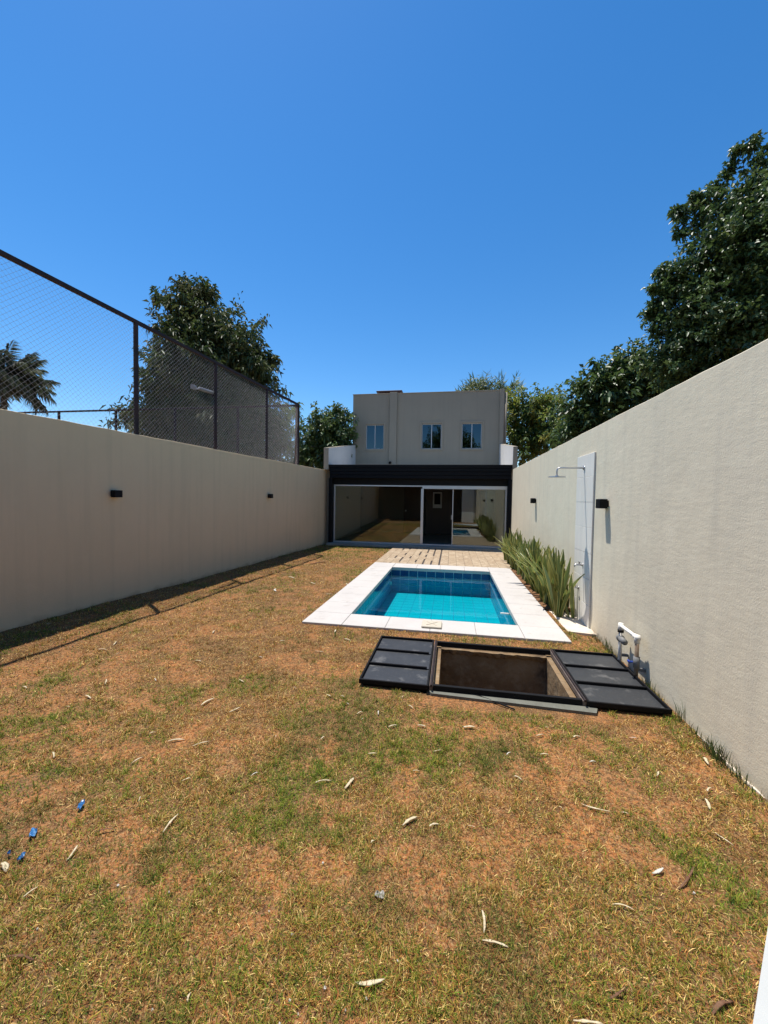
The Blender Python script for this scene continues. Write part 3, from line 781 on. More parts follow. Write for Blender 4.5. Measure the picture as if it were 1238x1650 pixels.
# ------------------------------------------------------------------ foliage
def leaf_batch(base, direc, normal, length, width, cols, droop=.15):
    """two-triangle folded leaves; arrays (n,3)"""
    n = len(base)
    d = direc / np.linalg.norm(direc, axis=1, keepdims=True)
    s = np.cross(d, normal); s /= np.linalg.norm(s, axis=1, keepdims=True) + 1e-9
    up = np.cross(s, d)
    L = length[:, None]; W = width[:, None]
    tip = base + d * L - np.array([0, 0, 1]) * L * droop
    mid = base + d * L * .45
    V = np.stack([base, mid + s * W * .5 + up * W * .22, tip, mid - s * W * .5 + up * W * .22], 1).reshape(-1, 3)
    i = np.arange(n) * 4
    F = np.concatenate([np.stack([i, i + 1, i + 2], 1), np.stack([i, i + 2, i + 3], 1)])
    return V, F, np.repeat(cols, 4, axis=0)
def rdir(n):
    v = rng.normal(size=(n, 3)); return v / np.linalg.norm(v, axis=1, keepdims=True)
def tree(name, label, Y, blobs, leaf=.10, ratio=.42, dens=1.0, cols=None, m='leaf_glossy', trunk=(None, .16), group=None, twig=.28, droop=.25, sprigs=.16, yscale=1.0):
    """blobs: (px, py, r_px, dy) in photo pixels, dy = metres nearer/farther than Y"""
    cs = []
    for px, py, rp, dy in blobs:
        if group == 'reflected': cs.append((np.array((px, py, rp)), dy)); continue
        c = on_y(px, py, Y + dy); dist = float(np.dot(np.array(c) - np.array([0, 0, CAMH]), CAM_R[2]))
        cs.append((np.array(c), rp * dist / FPX))
    mean = np.mean([c for c, r in cs], axis=0)
    bx, by = (trunk[0] if trunk[0] else (mean[0], mean[1]))
    T = thing(name, label, 'tree', (bx, by, 0), None if group == 'reflected' else group)
    cols = np.array(cols)
    Vs, Fs, Cs = [], [], []; o = 0
    tm = MB(); low = min(c[2] for c, r in cs)
    fork = Vector((bx, by, max(1.0, low * .75)))
    tm.tube([(bx, by, -.1), (bx + .03, by, fork.z * .5), fork], [trunk[1] * 1.25, trunk[1], trunk[1] * .85], 10)
    for c, r in cs:
        e = Vector(c); mdl = fork.lerp(e, .5) + Vector((random.uniform(-.2, .2), random.uniform(-.2, .2), random.uniform(0, .3)))
        k_ = min(1.0, r / .35); tm.tube([fork, mdl, e], [trunk[1] * .55 * k_, trunk[1] * .3 * k_, trunk[1] * .08 * k_], 6)
        tw = min(twig, r * .8 + .02); ntw = max(5, int(dens * 4 * math.pi * r * r / (tw * tw) * 1.5))
        ntw = min(ntw, int(dens * 4 * math.pi * r * r / (twig * twig) * 1.5) + 8)
        u = rdir(ntw); rr = r * (rng.random(ntw) ** .45) * 1.02
        out = rng.random(ntw) < sprigs; rr = np.where(out, r * rng.uniform(1.0, 1.55, ntw), rr)
        tc = c + u * rr[:, None] * np.array([1, yscale, 1])
        # a few bare twigs carrying the sprigs
        for q in np.where(out)[0][:5]:
            tm.tube([Vector(c + u[q] * r * .4), Vector(tc[q])], [.018, .006], 4)
        per = 24
        nl = ntw * per
        tcr = np.repeat(tc, per, 0); ur = np.repeat(u, per, 0)
        tdir = np.repeat(u * .8 + rdir(ntw) * .7 + np.array([0, 0, .15]), per, 0)
        tdir /= np.linalg.norm(tdir, axis=1, keepdims=True)
        base = tcr + tdir * (rng.random((nl, 1)) - .35) * tw * 1.5 + rng.normal(size=(nl, 3)) * tw * .22
        dr = tdir * .5 + rdir(nl) * .9 + np.array([0, 0, -.1])
        nm = rdir(nl) * .8 + np.array([0, 0, .9]) + ur * .3
        L = leaf * rng.uniform(.6, 1.25, nl)
        ci = np.repeat(rng.integers(0, len(cols), ntw), per); mixr = rng.random((nl, 1))
        col = cols[ci] * (.5 + mixr * .5) + cols[rng.integers(0, len(cols), nl)] * (.5 - mixr * .5)
        col = col * rng.uniform(.75, 1.25, (nl, 1))
        V, F, Cc = leaf_batch(base, dr, nm, L, L * ratio, col, droop)
        Vs.append(V); Fs.append(F + o); Cs.append(Cc); o += len(V)
    tm.build('trunk', 'trunk', T, True)
    np_mesh('crown', np.concatenate(Vs), np.concatenate(Fs), m, T, np.concatenate(Cs))
    return T

DARK = [(.060, .110, .034), (.084, .140, .040), (.115, .165, .045), (.048, .085, .032)]
MANGO = [(.040, .070, .022), (.058, .092, .026), (.078, .102, .034), (.10, .108, .045)]
LIME = [(.17, .22, .035), (.24, .27, .04), (.11, .18, .04), (.26, .24, .055)]
MID = [(.08, .14, .035), (.11, .17, .04), (.055, .105, .03), (.14, .18, .04)]
FINE = [(.07, .12, .04), (.10, .14, .04), (.13, .155, .05)]

tree('mango_tree', 'big dark dense tree behind the wire fence on the left', 15.0,
     [(265, 478, 11, 0), (308, 466, 13, .1), (331, 470, 11, .2), (436, 582, 9, .3), (292, 495, 26, 0), (322, 505, 26, .3), (288, 540, 42, 0), (345, 535, 45, .4), (388, 556, 38, .2), (318, 590, 62, 0), (385, 600, 50, .4), (415, 590, 26, 0), (268, 610, 36, -.2), (290, 660, 55, 0), (350, 660, 62, .3), (405, 650, 45, .3), (245, 668, 22, -.3), (210, 672, 14, -.3), (300, 710, 60, .2), (250, 710, 40, .2), (370, 710, 60, .2), (330, 740, 50, .2), (390, 745, 45, .2), (425, 700, 35, .5)],
     leaf=.26, ratio=.27, dens=.75, cols=MANGO, m='leaf_mango', trunk=(None, .22), twig=.42, droop=.45, sprigs=.13)
tree('young_tree', 'thin pale green tree at the far corner of the wire fence', 17.0,
     [(455, 690, 26, 0), (468, 665, 14, 0), (440, 720, 28, 0), (470, 720, 20, .2), (445, 745, 30, 0), (475, 745, 22, 0), (405, 745, 30, .3)], leaf=.2, ratio=.3, dens=.5, cols=MID, trunk=(None, .07), twig=.4, droop=.4, m='leaf_soft')
tree('broadleaf_tree', 'bushy dark tree between the fence corner and the house', 15.9,
     [(520, 695, 26, 0), (545, 688, 24, .2), (505, 715, 24, 0), (538, 720, 30, 0), (556, 706, 14, .1), (498, 738, 20, 0), (550, 664, 10, .1), (525, 745, 26, 0)],
     leaf=.18, ratio=.42, dens=.8, cols=DARK, trunk=((-5.7, 16.0), .12), twig=.30, droop=.3)
tree('ficus_tree', 'tallest glossy dark tree towering over the right wall at the picture edge', 7.6,
     [(1222, 262, 14, 0), (1225, 300, 26, 0), (1200, 335, 30, 0), (1145, 330, 13, .2), (1172, 345, 18, .2), (1128, 362, 12, .3), (1170, 385, 34, 0), (1235, 360, 50, -.2), (1140, 420, 34, .1), (1195, 430, 55, -.1), (1110, 445, 25, .2), (1250, 460, 60, -.4), (1090, 470, 18, .3), (1130, 485, 42, 0), (1180, 510, 60, -.2), (1075, 500, 16, .3), (1095, 535, 32, .2), (1060, 520, 9, .3), (1140, 560, 48, 0), (1230, 540, 60, -.3), (1080, 575, 28, .2), (1045, 580, 14, .4), (1110, 610, 40, .1), (1180, 590, 40, 0), (1290, 380, 70, -.5), (1300, 520, 80, -.6),
      (1116, 316, 6, .3), (1130, 325, 8, .3), (1152, 302, 5, .3), (1176, 278, 7, .2), (1195, 240, 6, .1), (1210, 232, 7, 0), (1090, 340, 5, .3), (1104, 344, 7, .3), (1096, 374, 7, .3), (1066, 436, 7, .3), (1082, 447, 12, .3), (1060, 466, 8, .3), (1058, 490, 8, .3), (1046, 509, 6, .3), (1075, 472, 12, .3)],
     leaf=.085, ratio=.52, dens=.66, cols=DARK, trunk=((6.2, 8.0), .24), twig=.16, droop=.2, sprigs=.26)
tree('guava_tree', 'lower dark glossy tree leaning over the middle of the right wall', 10.0,
     [(975, 605, 22, 0), (1005, 592, 22, .2), (1035, 590, 24, 0), (950, 625, 20, 0), (985, 635, 34, 0), (1030, 630, 36, 0), (1065, 620, 30, 0), (945, 660, 24, 0), (985, 670, 30, 0), (930, 690, 18, .2), (915, 705, 18, .3), (1090, 625, 28, -.2), (960, 690, 26, 0)],
     leaf=.15, ratio=.45, dens=.75, cols=DARK, trunk=((4.3, 10.4), .14), twig=.24, droop=.3)
tree('citrus_tree', 'bright yellow green tree beside the upper right corner of the house', 19.0,
     [(850, 655, 24, 0), (875, 650, 22, .3), (835, 690, 22, 0), (865, 690, 28, 0), (893, 675, 22, .2), (845, 720, 26, 0), (880, 715, 26, 0), (900, 700, 20, 0), (830, 655, 12, 0)],
     leaf=.20, ratio=.45, dens=.62, cols=LIME + MID, m='leaf_soft', trunk=((4.5, 19.2), .12), twig=.36, droop=.3)
tree('airy_tree', 'sparse light green tree with thin twigs above the far right wall', 13.0,
     [(905, 650, 16, 0), (920, 632, 12, 0), (900, 680, 18, 0), (918, 668, 18, 0), (885, 705, 14, .2)],
     leaf=.13, ratio=.42, dens=.32, cols=MID + LIME, m='leaf_soft', trunk=((4.2, 13.4), .08), twig=.3, droop=.25, sprigs=.3)
tree('feathery_tree', 'fine feathery tree showing above the flat roof of the house', 24.0,
     [(752, 633, 13, 0), (768, 626, 13, 0), (783, 628, 12, .3), (808, 630, 12, 0), (822, 628, 12, 0), (815, 660, 20, 0), (825, 690, 18, 0)],
     leaf=.34, ratio=.12, dens=.6, cols=FINE, m='leaf_soft', trunk=((4.2, 24.5), .14), twig=.5, droop=-.35, sprigs=.2)

tree('backyard_tree', 'dark tree behind the viewer, seen only as a reflection in the upper windows', 0,
     [(-2.2, -14, 7.6, 1.5), (-1.2, -14.5, 9.2, 1.2), (1.0, -14, 8.0, 1.4), (2.6, -13.6, 6.6, 1.5), (-.6, -14, 5.6, 2.0)],
     leaf=.26, ratio=.42, dens=.6, cols=DARK, trunk=((-.6, -14.0), .22), twig=.45, group='reflected')
def palm():
    c = on_y(6, 622, 20.0)
    T = thing('palm_tree', 'feather palm rising behind the wire fence at the left edge', 'palm', (c.x, c.y, 0))
    MB().tube([(c.x, c.y, -.1), (c.x + .05, c.y, c.z * .5), (c.x, c.y, c.z)], [.22, .17, .15], 12).build('trunk', 'palm_trunk', T, True)
    mes = []
    for v in range(4):
        n = 16; L = 3.3; pts = []
        bend = (.75, 1.15, 1.5, 1.0)[v]
        for i in range(n + 1):
            s = i / n; pts.append((L * s * (1 - .18 * bend * s), 0, L * (.55 * s - .52 * bend * s * s)))
        mb = MB().tube(pts, [.03 * (1 - .85 * i / n) + .004 for i in range(n + 1)], 5)
        P = np.array(pts); base = []; dr = []; ln = []
        for k in range(30):
            s = .14 + .86 * k / 30; i = min(int(s * n), n - 1); f = s * n - i; b = P[i] * (1 - f) + P[i + 1] * f; t = P[i + 1] - P[i]; t /= np.linalg.norm(t)
            for sd in (-1, 1):
                base.append(b); dr.append(t * .7 + np.array([0, sd * .9, -.25 + random.uniform(-.25, .3)])); ln.append((.85 * math.sin(math.pi * min(1, s * .85 + .12)) + .15) * random.uniform(.6, 1.1) * .75)
        base = np.array(base); dr = np.array(dr); ln = np.array(ln); k = len(base)
        V, F, Cc = leaf_batch(base, dr, np.tile([0, 0, 1.0], (k, 1)), ln, np.full(k, .026), np.tile((.10, .125, .075), (k, 1)) * rng.uniform(.6, 1.4, (k, 1)), .7)
        tv = np.array(mb.v); tf = [f for f in mb.f if len(f) == 4]
        tri = np.array([(f[0], f[1], f[2]) for f in tf] + [(f[0], f[2], f[3]) for f in tf])
        o = np_mesh('frond', np.concatenate([tv, V]), np.concatenate([tri, F + len(tv)]), 'leaf_soft', None, np.concatenate([np.tile((.09, .09, .04), (len(tv), 1)), Cc]))
        mes.append(o.data); bpy.data.objects.remove(o)
    for i in range(46):
        piece('frond', mes[i % 4], T, (c.x, c.y, c.z), (0, rad(-58 + 92 * (i / 45.0) ** 1.1 + random.uniform(-6, 6)), rad(i * 137.5)), (1, 1, 1))
palm()

# spiky bed plants along the right wall
def snake_plants():
    mes = []
    for v in range(7):
        n = 9; wmax = .050; V = []; Cc = []; F = []
        bend = (.02, .06, .12, .2, .04, .09, .42)[v]; tw = (.2, -.5, .6, -.3, 1.0, -.9, .3)[v]
        for i in range(n + 1):
            s = i / n; wd = wmax * (.55 + .9 * s - .6 * s * s) * (1 if s < .6 else max(.02, 1 - ((s - .6) / .4) ** 2.2))
            c = np.array([bend * s * s, .02 * math.sin(5 * s + v), s * (1 - .35 * bend * s)]); a = tw * s
            dx = np.array([-math.sin(a) * .3, math.cos(a), 0]); nr = np.array([math.cos(a), math.sin(a) * .3, 0])
            for k, q in enumerate((-1, -.8, 0, .8, 1)):
                V.append(c + dx * wd * q - nr * (1 - q * q) * .014)
                band = .75 + .5 * (vnoise(np.array([s * 14 + v * 3]), np.array([q * 1.5]), 1.0, 3)[0])
                Cc.append((.68, .56, .16) if abs(q) == 1 else tuple(np.array((.135, .175, .045) if v != 4 else (.36, .32, .08)) * band))
        for i in range(n):
            for k in range(4): F.append((i * 5 + k, i * 5 + k + 1, (i + 1) * 5 + k + 1, (i + 1) * 5 + k))
        o = np_mesh('leaf', np.array(V), np.array(F), 'snake_leaf', None, np.array(Cc), True); mes.append(o.data); bpy.data.objects.remove(o)
    ys = np.linspace(5.72, 10.7, 19)
    ORD = ['first', 'second', 'third', 'fourth', 'fifth', 'sixth', 'seventh', 'eighth', 'ninth', 'tenth', 'eleventh', 'twelfth', 'thirteenth', 'fourteenth', 'fifteenth', 'sixteenth', 'seventeenth', 'eighteenth', 'last']
    labels = {0: 'nearest clump of upright spiky leaves beside the shower strip', 18: 'farthest clump of spiky leaves, next to the glass front'}
    for i, y in enumerate(ys):
        x = 1.55 + .03 * math.sin(i * 2.3)
        T = thing('snake_plant', labels.get(i, ORD[i] + ' clump of yellow edged spiky leaves counted from the shower strip'), 'plant', (x, y, 0), 'spiky plants in the bed along the right wall')
        for k in range(24):
            a = random.uniform(0, 6.283); h = random.uniform(.40, .92) * (1.06 if i < 16 else .9)
            px, py = x + random.uniform(-.12, .12), y + random.uniform(-.17, .17)
            lean = random.uniform(0, .1) + .34 * random.random() ** 2
            px = min(px, 1.66); v = random.randrange(6) if k < 19 else 6
            if px + .25 * h * math.cos(a) > 1.72: a = math.pi - a
            piece('leaf', mes[v], T, (px, py, .01), (0, lean, a), (h, h, h))
    MB().prism([(1.352, 5.866), (rwx(5.9) - .003, 5.866), (rwx(10.7) - .003, 9.14), (1.352, 9.14)], 'z', -.05, .045).build('planting_bed', 'bed_soil')['kind'] = 'structure'
    # pebble half hidden at the foot of the first clump
    p = on_ground(897, 988)
    vs = []; n = 8
    mb = MB().tube([(p.x, p.y, -.01), (p.x, p.y, .012), (p.x + .004, p.y, .035), (p.x + .004, p.y, .055), (p.x, p.y, .062)], [.035, .05, .052, .035, .008], 9)
    tag(mb.build('stone', 'concrete', smooth=True), 'pale rounded stone at the foot of the spiky plants', 'stone')
snake_plants()

# ------------------------------------------------------------------ white step at the lower right, and the building behind the camera that the glass reflects
def rear():
    a, b = on_ground(1238, 1490, .06), on_ground(1213, 1650, .06); d = (a - b).normalized()
    p0, p1 = b - d * 1.2, a + d * .36
    n = Vector((d.y, -d.x, 0))
    q0, q1 = p0 + n * 1.3, p1 + n * .0
    poly = [(p0.x, p0.y), (p1.x, p1.y), (rwx(1.6) - .004, p1.y + .0), (rwx(.2) - .004, p0.y - .3)]
    MB().prism(poly, 'z', -.05, .06).build('paved_step', 'step_white')['kind'] = 'structure'
    R = thing('rear_pavilion', 'pale open pavilion seen only as a reflection in the glass front', 'building', (-1.5, -3.0, 0))
    MB().box(.72, 1.55, -2.4, -2.25, 0, 2.6).build('wall', 'white_wall', R)
    MB().box(lwx(-4.7) + .01, 1.68, -4.8, -4.65, 0, 2.6).build('wall', 'dark_wood', R)
    MB().box(lwx(-2) + .05, 1.60, -4.8, -1.9, 2.6, 2.85).build('roof', 'white_wall', R)
    for i in range(9): MB().box(1.56, 1.68, -2.38, -2.26, .2 + i * .26, .43 + i * .26, .01).build('glass_brick', 'white_frame', R)
rear()

# ------------------------------------------------------------------ things lying on the lawn
def lying(name, m, label, x1, y1, x2, y2, wid=.16, group=None, cat='seed pod', curve=.10, thick=.22, seg=6, zz=.012):
    a, b = on_ground(x1, y1), on_ground(x2, y2)
    L = (b - a).length; d = (b - a) / max(L, 1e-4); n = Vector((-d.y, d.x, 0))
    cv = random.uniform(-1, 1) * curve
    mid = (a + b) / 2
    z0 = float(lawn_z(np.array(mid.x), np.array(mid.y)))
    pts = []; rr = []
    for i in range(seg + 1):
        s = i / seg
        pts.append(a.lerp(b, s) + n * (cv * L * 4 * s * (1 - s)) + Vector((0, 0, z0 + zz + .006 * math.sin(3.1 * s + cv * 9))))
        rr.append(max(.0012, L * wid * .36 * (math.sin(math.pi * (.06 + .88 * s)) ** .5) * random.uniform(.55, 1.2)))
    o = MB().tube(pts, rr, 6, squash=thick).build(name, m, base=(mid.x, mid.y, z0), smooth=True)
    return tag(o, label, cat, group)
PODS = [
 (263, 1345, 288, 1314, .17, 'pod', 'long straight pale pod slanting up in the left middle of the lawn'),
 (573, 1586, 620, 1585, .22, 'pod', 'chunky white segmented pod lying level at the bottom centre'),
 (303, 1623, 308, 1603, .38, 'pod', 'short stubby tan pod near the bottom edge, left of the chunky white one'),
 (107, 1387, 125, 1365, .26, 'pod', 'tan pod lying right of the blue plastic scraps'),
 (3, 1392, 10, 1404, .5, 'pod', 'tiny pale pod tip at the left picture edge below the blue scraps'),
 (36, 1448, 62, 1432, .2, 'pod', 'pale split pod by the bare soil patch at lower left'),
 (324, 1136, 346, 1123, .2, 'pod', 'bent pale pod farthest up the left lawn, with a thick tip'),
 (367, 1147, 388, 1140, .2, 'pod', 'thin pale pod just right of the bent thick tipped one'),
 (270, 1194, 298, 1190, .17, 'pod', 'level pale pod left of a second, slanted one on the mid left lawn'),
 (310, 1205, 338, 1197, .12, 'pod', 'thin slanted pod to the right of the level one on the mid left lawn'),
 (211, 1231, 231, 1221, .2, 'pod', 'slim pale pod lying on green grass above the blue scraps'),
 (508, 1263, 534, 1258, .15, 'pod', 'thin pale pod left of a fat tan one in mid lawn'),
 (556, 1271, 570, 1255, .38, 'pod', 'fat tan pod husk in mid lawn below the left lid'),
 (649, 1332, 672, 1317, .27, 'pod', 'plump pale pod alone on the lawn in the picture centre'),
 (937, 1292, 983, 1307, .13, 'pod', 'longest pale stick pod, below the right steel lid'),
 (1152, 1345, 1182, 1368, .16, 'pod', 'straight pale pod near the lower right wall'),
 (1136, 1292, 1144, 1309, .3, 'pod', 'short pale pod above the straight one by the right wall'),
 (1137, 1218, 1142, 1231, .4, 'pod', 'small pale pod beside the green weeds at the right wall'),
 (777, 1470, 780, 1504, .22, 'pod', 'pale pod standing upright in the picture at lower centre right'),
 (777, 1518, 819, 1529, .17, 'pod', 'broken pale pod right below the upright one'),
 (924, 1645, 972, 1652, .16, 'pod', 'pale pod cut by the bottom picture edge'),
 (987, 1460, 1022, 1467, .15, 'pod', 'pale pod with dark end on the greenest patch at right'),
 (747, 1173, 766, 1173, .32, 'pod', 'thick level pale pod below the concrete pit sill'),
 (978, 1611, 1008, 1594, .16, 'bark', 'brown strip of bark near the bottom right'),
 (1148, 1642, 1181, 1617, .20, 'bark', 'dark red brown bark curl on bare orange soil at bottom right'),
 (12, 1548, 55, 1552, .16, 'bark', 'dark curved bark strip near the lower left corner'),
 (152, 1343, 188, 1337, .12, 'bark', 'brown twig between the blue scraps and the long straight pod'),
 (499, 910, 525, 906, .2, 'bark', 'dark dry leaf curl on the far lawn left of the pool'),
 (676, 1136, 697, 1140, .13, 'bark', 'dark bark strip just below the left steel lid'),
 (854, 1221, 876, 1229, .14, 'bark', 'brown twig in the lawn below the pit opening'),
 (1118, 1400, 1092, 1435, .09, 'bark', 'arched brown twig on the right lawn'),
]
for x1, y1, x2, y2, wd, m, lab in PODS:
    lying('seed_pod' if m == 'pod' else 'bark_strip', m, lab, x1, y1, x2, y2, wd, cat='seed pod' if m == 'pod' else 'bark')
SMALL = [(86, 1218), (245, 1181), (142, 1123), (475, 1107), (530, 1121), (552, 1124), (580, 1150), (300, 1259), (355, 1411), (601, 1355), (662, 1141), (633, 1171), (680, 1171), (705, 1208), (741, 1231), (870, 1187), (877, 1217), (820, 1215), (671, 1242), (1007, 1310), (1143, 1277), (835, 1255), (80, 1007), (60, 1019), (185, 1038), (165, 1048), (190, 1055), (540, 1020), (560, 1032), (455, 1035), (420, 1060), (515, 1050), (700, 1100), (560, 1135), (610, 1150), (585, 1160), (650, 1125), (1060, 1405), (445, 952), (470, 930), (560, 945), (530, 960), (545, 968), (490, 985), (345, 1020), (400, 990), (760, 1330), (955, 1230), (1020, 1190), (905, 1300), (320, 1065), (250, 1095), (390, 1095), (170, 1100), (110, 1140), (40, 1110), (225, 1290), (410, 1250), (445, 1190), (1060, 1250), (505, 940), (880, 1175), (930, 1190), (600, 1215), (520, 1190), (700, 1330)]
for x, y in SMALL:
    a = random.uniform(0, 3.14); l = random.uniform(4, 9) * (.6 + (y - 880) / 900)
    lying('pod_fragment', random.choice(['pod', 'pod', 'pod', 'chip']), 'small pale dry pod fragment scattered on the lawn', x - l * math.cos(a), y - l * .5 * math.sin(a), x + l * math.cos(a), y + l * .5 * math.sin(a), random.uniform(.16, .34), group='small pod fragments on the lawn', cat='pod fragment')
CHIPS = [(272, 1440), (433, 1470), (590, 1612), (190, 1430), (338, 1428), (386, 1562), (466, 1618), (556, 1632), (523, 1596), (470, 1510), (520, 1388), (160, 1433), (245, 1632), (985, 1594), (1118, 1440), (640, 1550), (480, 1640), (450, 1655), (60, 1500)]
for x, y in CHIPS:
    p = on_ground(x, y); s = random.uniform(.002, .005); z = float(lawn_z(np.array(p.x), np.array(p.y)))
    mb = MB().tube([(p.x, p.y, z - .003), (p.x + .002, p.y, z + .006), (p.x, p.y + .002, z + .009)], [s, s * 1.1, s * .4], 6)
    tag(mb.build('stone_chip', 'chip', base=(p.x, p.y, z)), 'tiny white stone chip on the near lawn', 'stone chip', 'white stone chips on the near lawn')
def scrap(x, y, w, label):
    p = on_ground(x, y); z = float(lawn_z(np.array(p.x), np.array(p.y))) + .012
    n = 7; V = []; F = []
    a0 = random.uniform(0, 3)
    for i in range(n):
        for j in range(4):
            u = (i / (n - 1) - .5) * w; v = (j / 3 - .5) * w * .5 * (1 - .5 * abs(i / (n - 1) - .5)) 
            V.append((p.x + u * math.cos(a0) - v * math.sin(a0), p.y + u * math.sin(a0) + v * math.cos(a0), z + .016 * random.random()))
    for i in range(n - 1):
        for j in range(3): F.append((i * 4 + j, i * 4 + j + 1, i * 4 + 5 + j, i * 4 + 4 + j))
    tag(MB().add(V, F).build('plastic_scrap', 'scrap_blue', base=(p.x, p.y, z - .012)), label, 'plastic scrap', 'blue plastic scraps on the left lawn')
scrap(131, 1300, .05, 'crumpled blue plastic scrap, the one farthest up the lawn')
scrap(54, 1344, .055, 'largest dark blue crumpled plastic scrap, middle of the three')
scrap(35, 1383, .036, 'light blue plastic scrap lowest of the three at the left edge')
scrap(15, 1378, .02, 'tiny blue plastic shred at the left picture edge')
# thin rod in front of the pit
a, b = on_ground(740, 1117), on_ground(830, 1146)
mb = MB().tube([(a.x, a.y, .03), ((a.x + b.x) / 2, (a.y + b.y) / 2 + .02, .018), (b.x, b.y, .012)], .006, 6)
tag(mb.build('thin_rod', 'black_paint', base=(a.x, a.y, 0)), 'thin dark rod lying on the grass in front of the pit sill', 'rod')
# crushed wrapper
p = on_ground(610, 1445)
V = [(p.x + .022 * math.cos(t) * r + .01 * random.random(), p.y + .018 * math.sin(t) * r, .004 + .012 * random.random()) for r in (.35, .7, 1) for t in np.linspace(0, 6.283, 11)[:-1]]
F = [(k * 10 + i, k * 10 + (i + 1) % 10, (k + 1) * 10 + (i + 1) % 10, (k + 1) * 10 + i) for k in range(2) for i in range(10)] + [tuple(range(10))]
tag(MB().add(V, F).build('crushed_wrapper', 'concrete', base=(p.x, p.y, 0)), 'crushed greyish wrapper trodden into the lawn at lower centre', 'wrapper')

# ------------------------------------------------------------------ grass
def grass():
    N = 1600000
    # more samples close to the camera
    d = 0.8 + 12.6 * rng.random(N) ** 1.25; th = rng.uniform(-1.32, 1.05, N)
    x = d * np.sin(th); y = d * np.cos(th)
    # a third of the blades grow in tufts
    m = N // 3; cid = rng.integers(m, m + 26000, m)
    x[:m] = x[cid] + rng.normal(size=m) * .011; y[:m] = y[cid] + rng.normal(size=m) * .011
    tuftw = np.zeros(N + 60000); tuftw[:m] = 1.0
    extra = 60000
    x = np.concatenate([x, rng.uniform(-5.3, 1.7, extra)]); y = np.concatenate([y, rng.uniform(-2, 5, extra)])
    d = np.hypot(x, y)
    keep = (x > LW0 + LWK * y + .01) & (x < RW0 + RWK * y - .01) & (y < 12.44)
    def out(x0, x1, y0, y1): return ~((x > x0) & (x < x1) & (y > y0) & (y < y1))
    keep &= out(COP[0] - .004, COP[1] + .004, COP[2] - .004, COP[3]) & out(DECK[0], 2, 9.14, 13) & out(-.20, 1.16, 2.99, 4.32) & out(-.75, 1.66, 3.15, 4.24) & out(1.3, 2, 5.5, 10) & out(1.42, 2, 4.95, 6)
    keep &= out(.55, 2, -.2, 1.45) | (x < .93 + (y - 1.3) * .82)
    keep &= rng.random(len(x)) < grass_cover(x, y) * .85 + .15
    keep &= rng.random(len(x)) < np.clip((d / 2.2) ** -.35, .2, 1)
    x, y, d, tuftw = [a[keep] for a in (x, y, d, tuftw)]
    n = len(x); z = lawn_z(x, y)
    gr = fbm(x, y, .8, 51) * .5 + fbm(x, y, 3.1, 61) * .5
    green = np.clip((gr - .44) / .16, 0, 1) * .72 + .06 + .32 * np.clip((2.6 - y) / 1.2, 0, 1)
    green = np.clip(green + .75 * np.clip((y - 10.6) / 1.0, 0, 1) - .12 * np.clip((y - 2.2) / 2, 0, 1) * (y < 10.5) + .35 * np.clip((x - 1.2) / .3, 0, 1) * (y > 4.2), .03, .95)
    pal_dry = np.array([(.56, .33, .085), (.42, .205, .055), (.17, .075, .024), (.80, .58, .22), (.36, .215, .045), (.40, .145, .045)])
    pal_grn = np.array([(.13, .205, .018), (.22, .26, .026), (.06, .125, .015), (.31, .29, .04)])
    isg = rng.random(n) < green
    col = np.where(isg[:, None], pal_grn[rng.integers(0, 4, n)], pal_dry[rng.integers(0, 6, n)]) * rng.uniform(.55, 1.35, (n, 1))
    dk = np.clip((fbm(x, y, 1.7, 71) - .60) / .10, 0, 1)[:, None]; col = col * (1 - .3 * dk) + np.array((.045, .042, .03)) * .3 * dk
    sc = np.clip((d / 2.4) ** .55, .8, 2.4)
    L = rng.uniform(.009, .034, n) * (1 + .45 * tuftw) * np.where(isg, 1.05, .95) * (.8 + .2 * sc)
    Wd = rng.uniform(.0015, .0034, n) * sc
    az = rng.uniform(0, 6.283, n); el = np.where(isg, rng.uniform(.25, 1.25, n), rng.uniform(.02, 1.1, n)) + .25 * tuftw
    dv = np.stack([np.cos(az) * np.cos(el), np.sin(az) * np.cos(el), np.sin(el)], 1)
    sv = np.stack([-np.sin(az), np.cos(az), rng.uniform(-.4, .4, n)], 1)
    b = np.stack([x, y, z - .002], 1)
    mid = b + dv * (L * .55)[:, None]; 
    bend = np.stack([np.cos(az), np.sin(az), np.full(n, -.35)], 1)
    tip = mid + (dv * .45 + bend * .25) * (L * .75)[:, None]
    tip[:, 2] = np.maximum(tip[:, 2], z + .002)
    w2 = (sv * (Wd * .5)[:, None])
    V = np.stack([b - w2, b + w2, mid + w2 * .8, mid - w2 * .8, tip], 1).reshape(-1, 3)
    i = np.arange(n) * 5
    F = np.concatenate([np.stack([i, i + 1, i + 2], 1), np.stack([i, i + 2, i + 3], 1), np.stack([i + 3, i + 2, i + 4], 1)])
    o = np_mesh('grass', V, F, 'grass', None, np.repeat(col, 5, axis=0))
    tag(o, 'short half dry lawn grass over orange soil', 'grass', kind='stuff')
    print('grass blades', n)
grass()

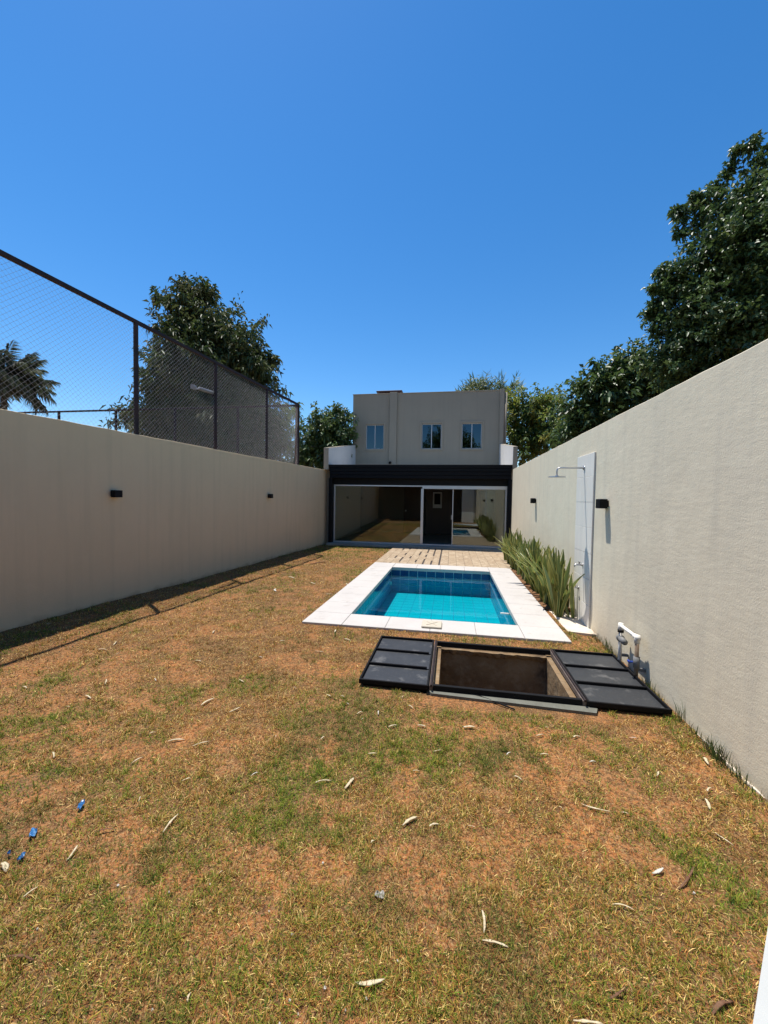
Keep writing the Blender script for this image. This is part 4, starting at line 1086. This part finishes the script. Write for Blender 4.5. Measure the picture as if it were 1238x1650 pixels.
def crumbs():
    N = 110000
    d = 0.9 + 8 * rng.random(N) ** 1.3; th = rng.uniform(-1.2, 1.0, N); x = d * np.sin(th); y = d * np.cos(th)
    k = (x > LW0 + LWK * y + .02) & (x < RW0 + RWK * y - .02) & ~((x > COP[0] - .02) & (x < 2) & (y > 2.98)) & (x < .93 + (y - 1.3) * .82 + 9 * (y > 1.6))
    k &= rng.random(N) < 1.25 - grass_cover(x, y)
    x, y, d = x[k], y[k], d[k]; n = len(x); z = lawn_z(x, y)
    r = rng.uniform(.0018, .0065, n) * np.clip(d / 3, .8, 1.8); a = rng.uniform(0, 6.28, n)
    V = np.zeros((n, 5, 3))
    for j in range(4):
        q = r * rng.uniform(.6, 1.3, n); V[:, j] = np.stack([x + q * np.cos(a + j * 1.571), y + q * np.sin(a + j * 1.571), z - .003], 1)
    V[:, 4] = np.stack([x + r * rng.uniform(-.5, .5, n), y + r * rng.uniform(-.5, .5, n), z + r * rng.uniform(.5, 1.3, n)], 1)
    pal = np.array([(.32, .14, .055), (.22, .10, .042), (.12, .062, .03), (.42, .24, .12), (.07, .045, .025)])
    i = np.arange(n) * 5
    F = np.concatenate([np.stack([i + j, i + (j + 1) % 4, i + 4], 1) for j in range(4)])
    tag(np_mesh('soil_crumbs', V.reshape(-1, 3), F, 'grass', None, np.repeat(pal[rng.integers(0, 5, n)] * rng.uniform(.7, 1.2, (n, 1)), 5, axis=0)), 'crumbs of orange soil scattered through the lawn', 'soil', kind='stuff')
crumbs()
def weeds():
    V = []; F = []
    def blade(b, t, w):
        m = b.lerp(t, .5) + Vector((0, 0, (t - b).length * .10)); d = (t - b).normalized()
        for s in (d.cross(Vector((1, 0, 0))), d.cross(Vector((0, 1, 0)))):      # two crossed strips, so it has body from any side
            s = s.normalized() * w; k = len(V)
            V.extend([tuple(b - s), tuple(b + s), tuple(m + s * .8), tuple(m - s * .8), tuple(t)]); F.extend([(k, k + 1, k + 2, k + 3), (k + 3, k + 2, k + 4)])
    def tuft(y, n, h, sp):
        for _ in range(n):
            yy = y + random.gauss(0, sp * .6); x = rwx(yy); b = Vector((x - random.uniform(.008, .06), yy, -.01)); hh = h * random.uniform(.35, 1.15)
            t = b + Vector((random.uniform(-.3, .1) * hh, random.uniform(-.45, .45) * hh, hh)); t.x = min(t.x, x - .004)
            blade(b, t, random.uniform(.0012, .0026))
    for y, n, h, sp in ((2.72, 75, .12, .08), (2.55, 26, .09, .1), (2.4, 14, .08, .1), (2.25, 22, .10, .06), (2.95, 20, .09, .08), (3.12, 14, .20, .02), (3.4, 20, .10, .1), (3.6, 30, .14, .08), (4.3, 30, .10, .1), (4.5, 40, .13, .1), (4.8, 30, .1, .1), (2.05, 40, .09, .1), (1.9, 20, .08, .1)):
        tuft(y, n, h, sp)
    o = MB().add(V, F).build('weeds', 'weed')
    tag(o, 'thin weeds growing along the foot of the right wall', 'weeds', kind='stuff')
weeds()
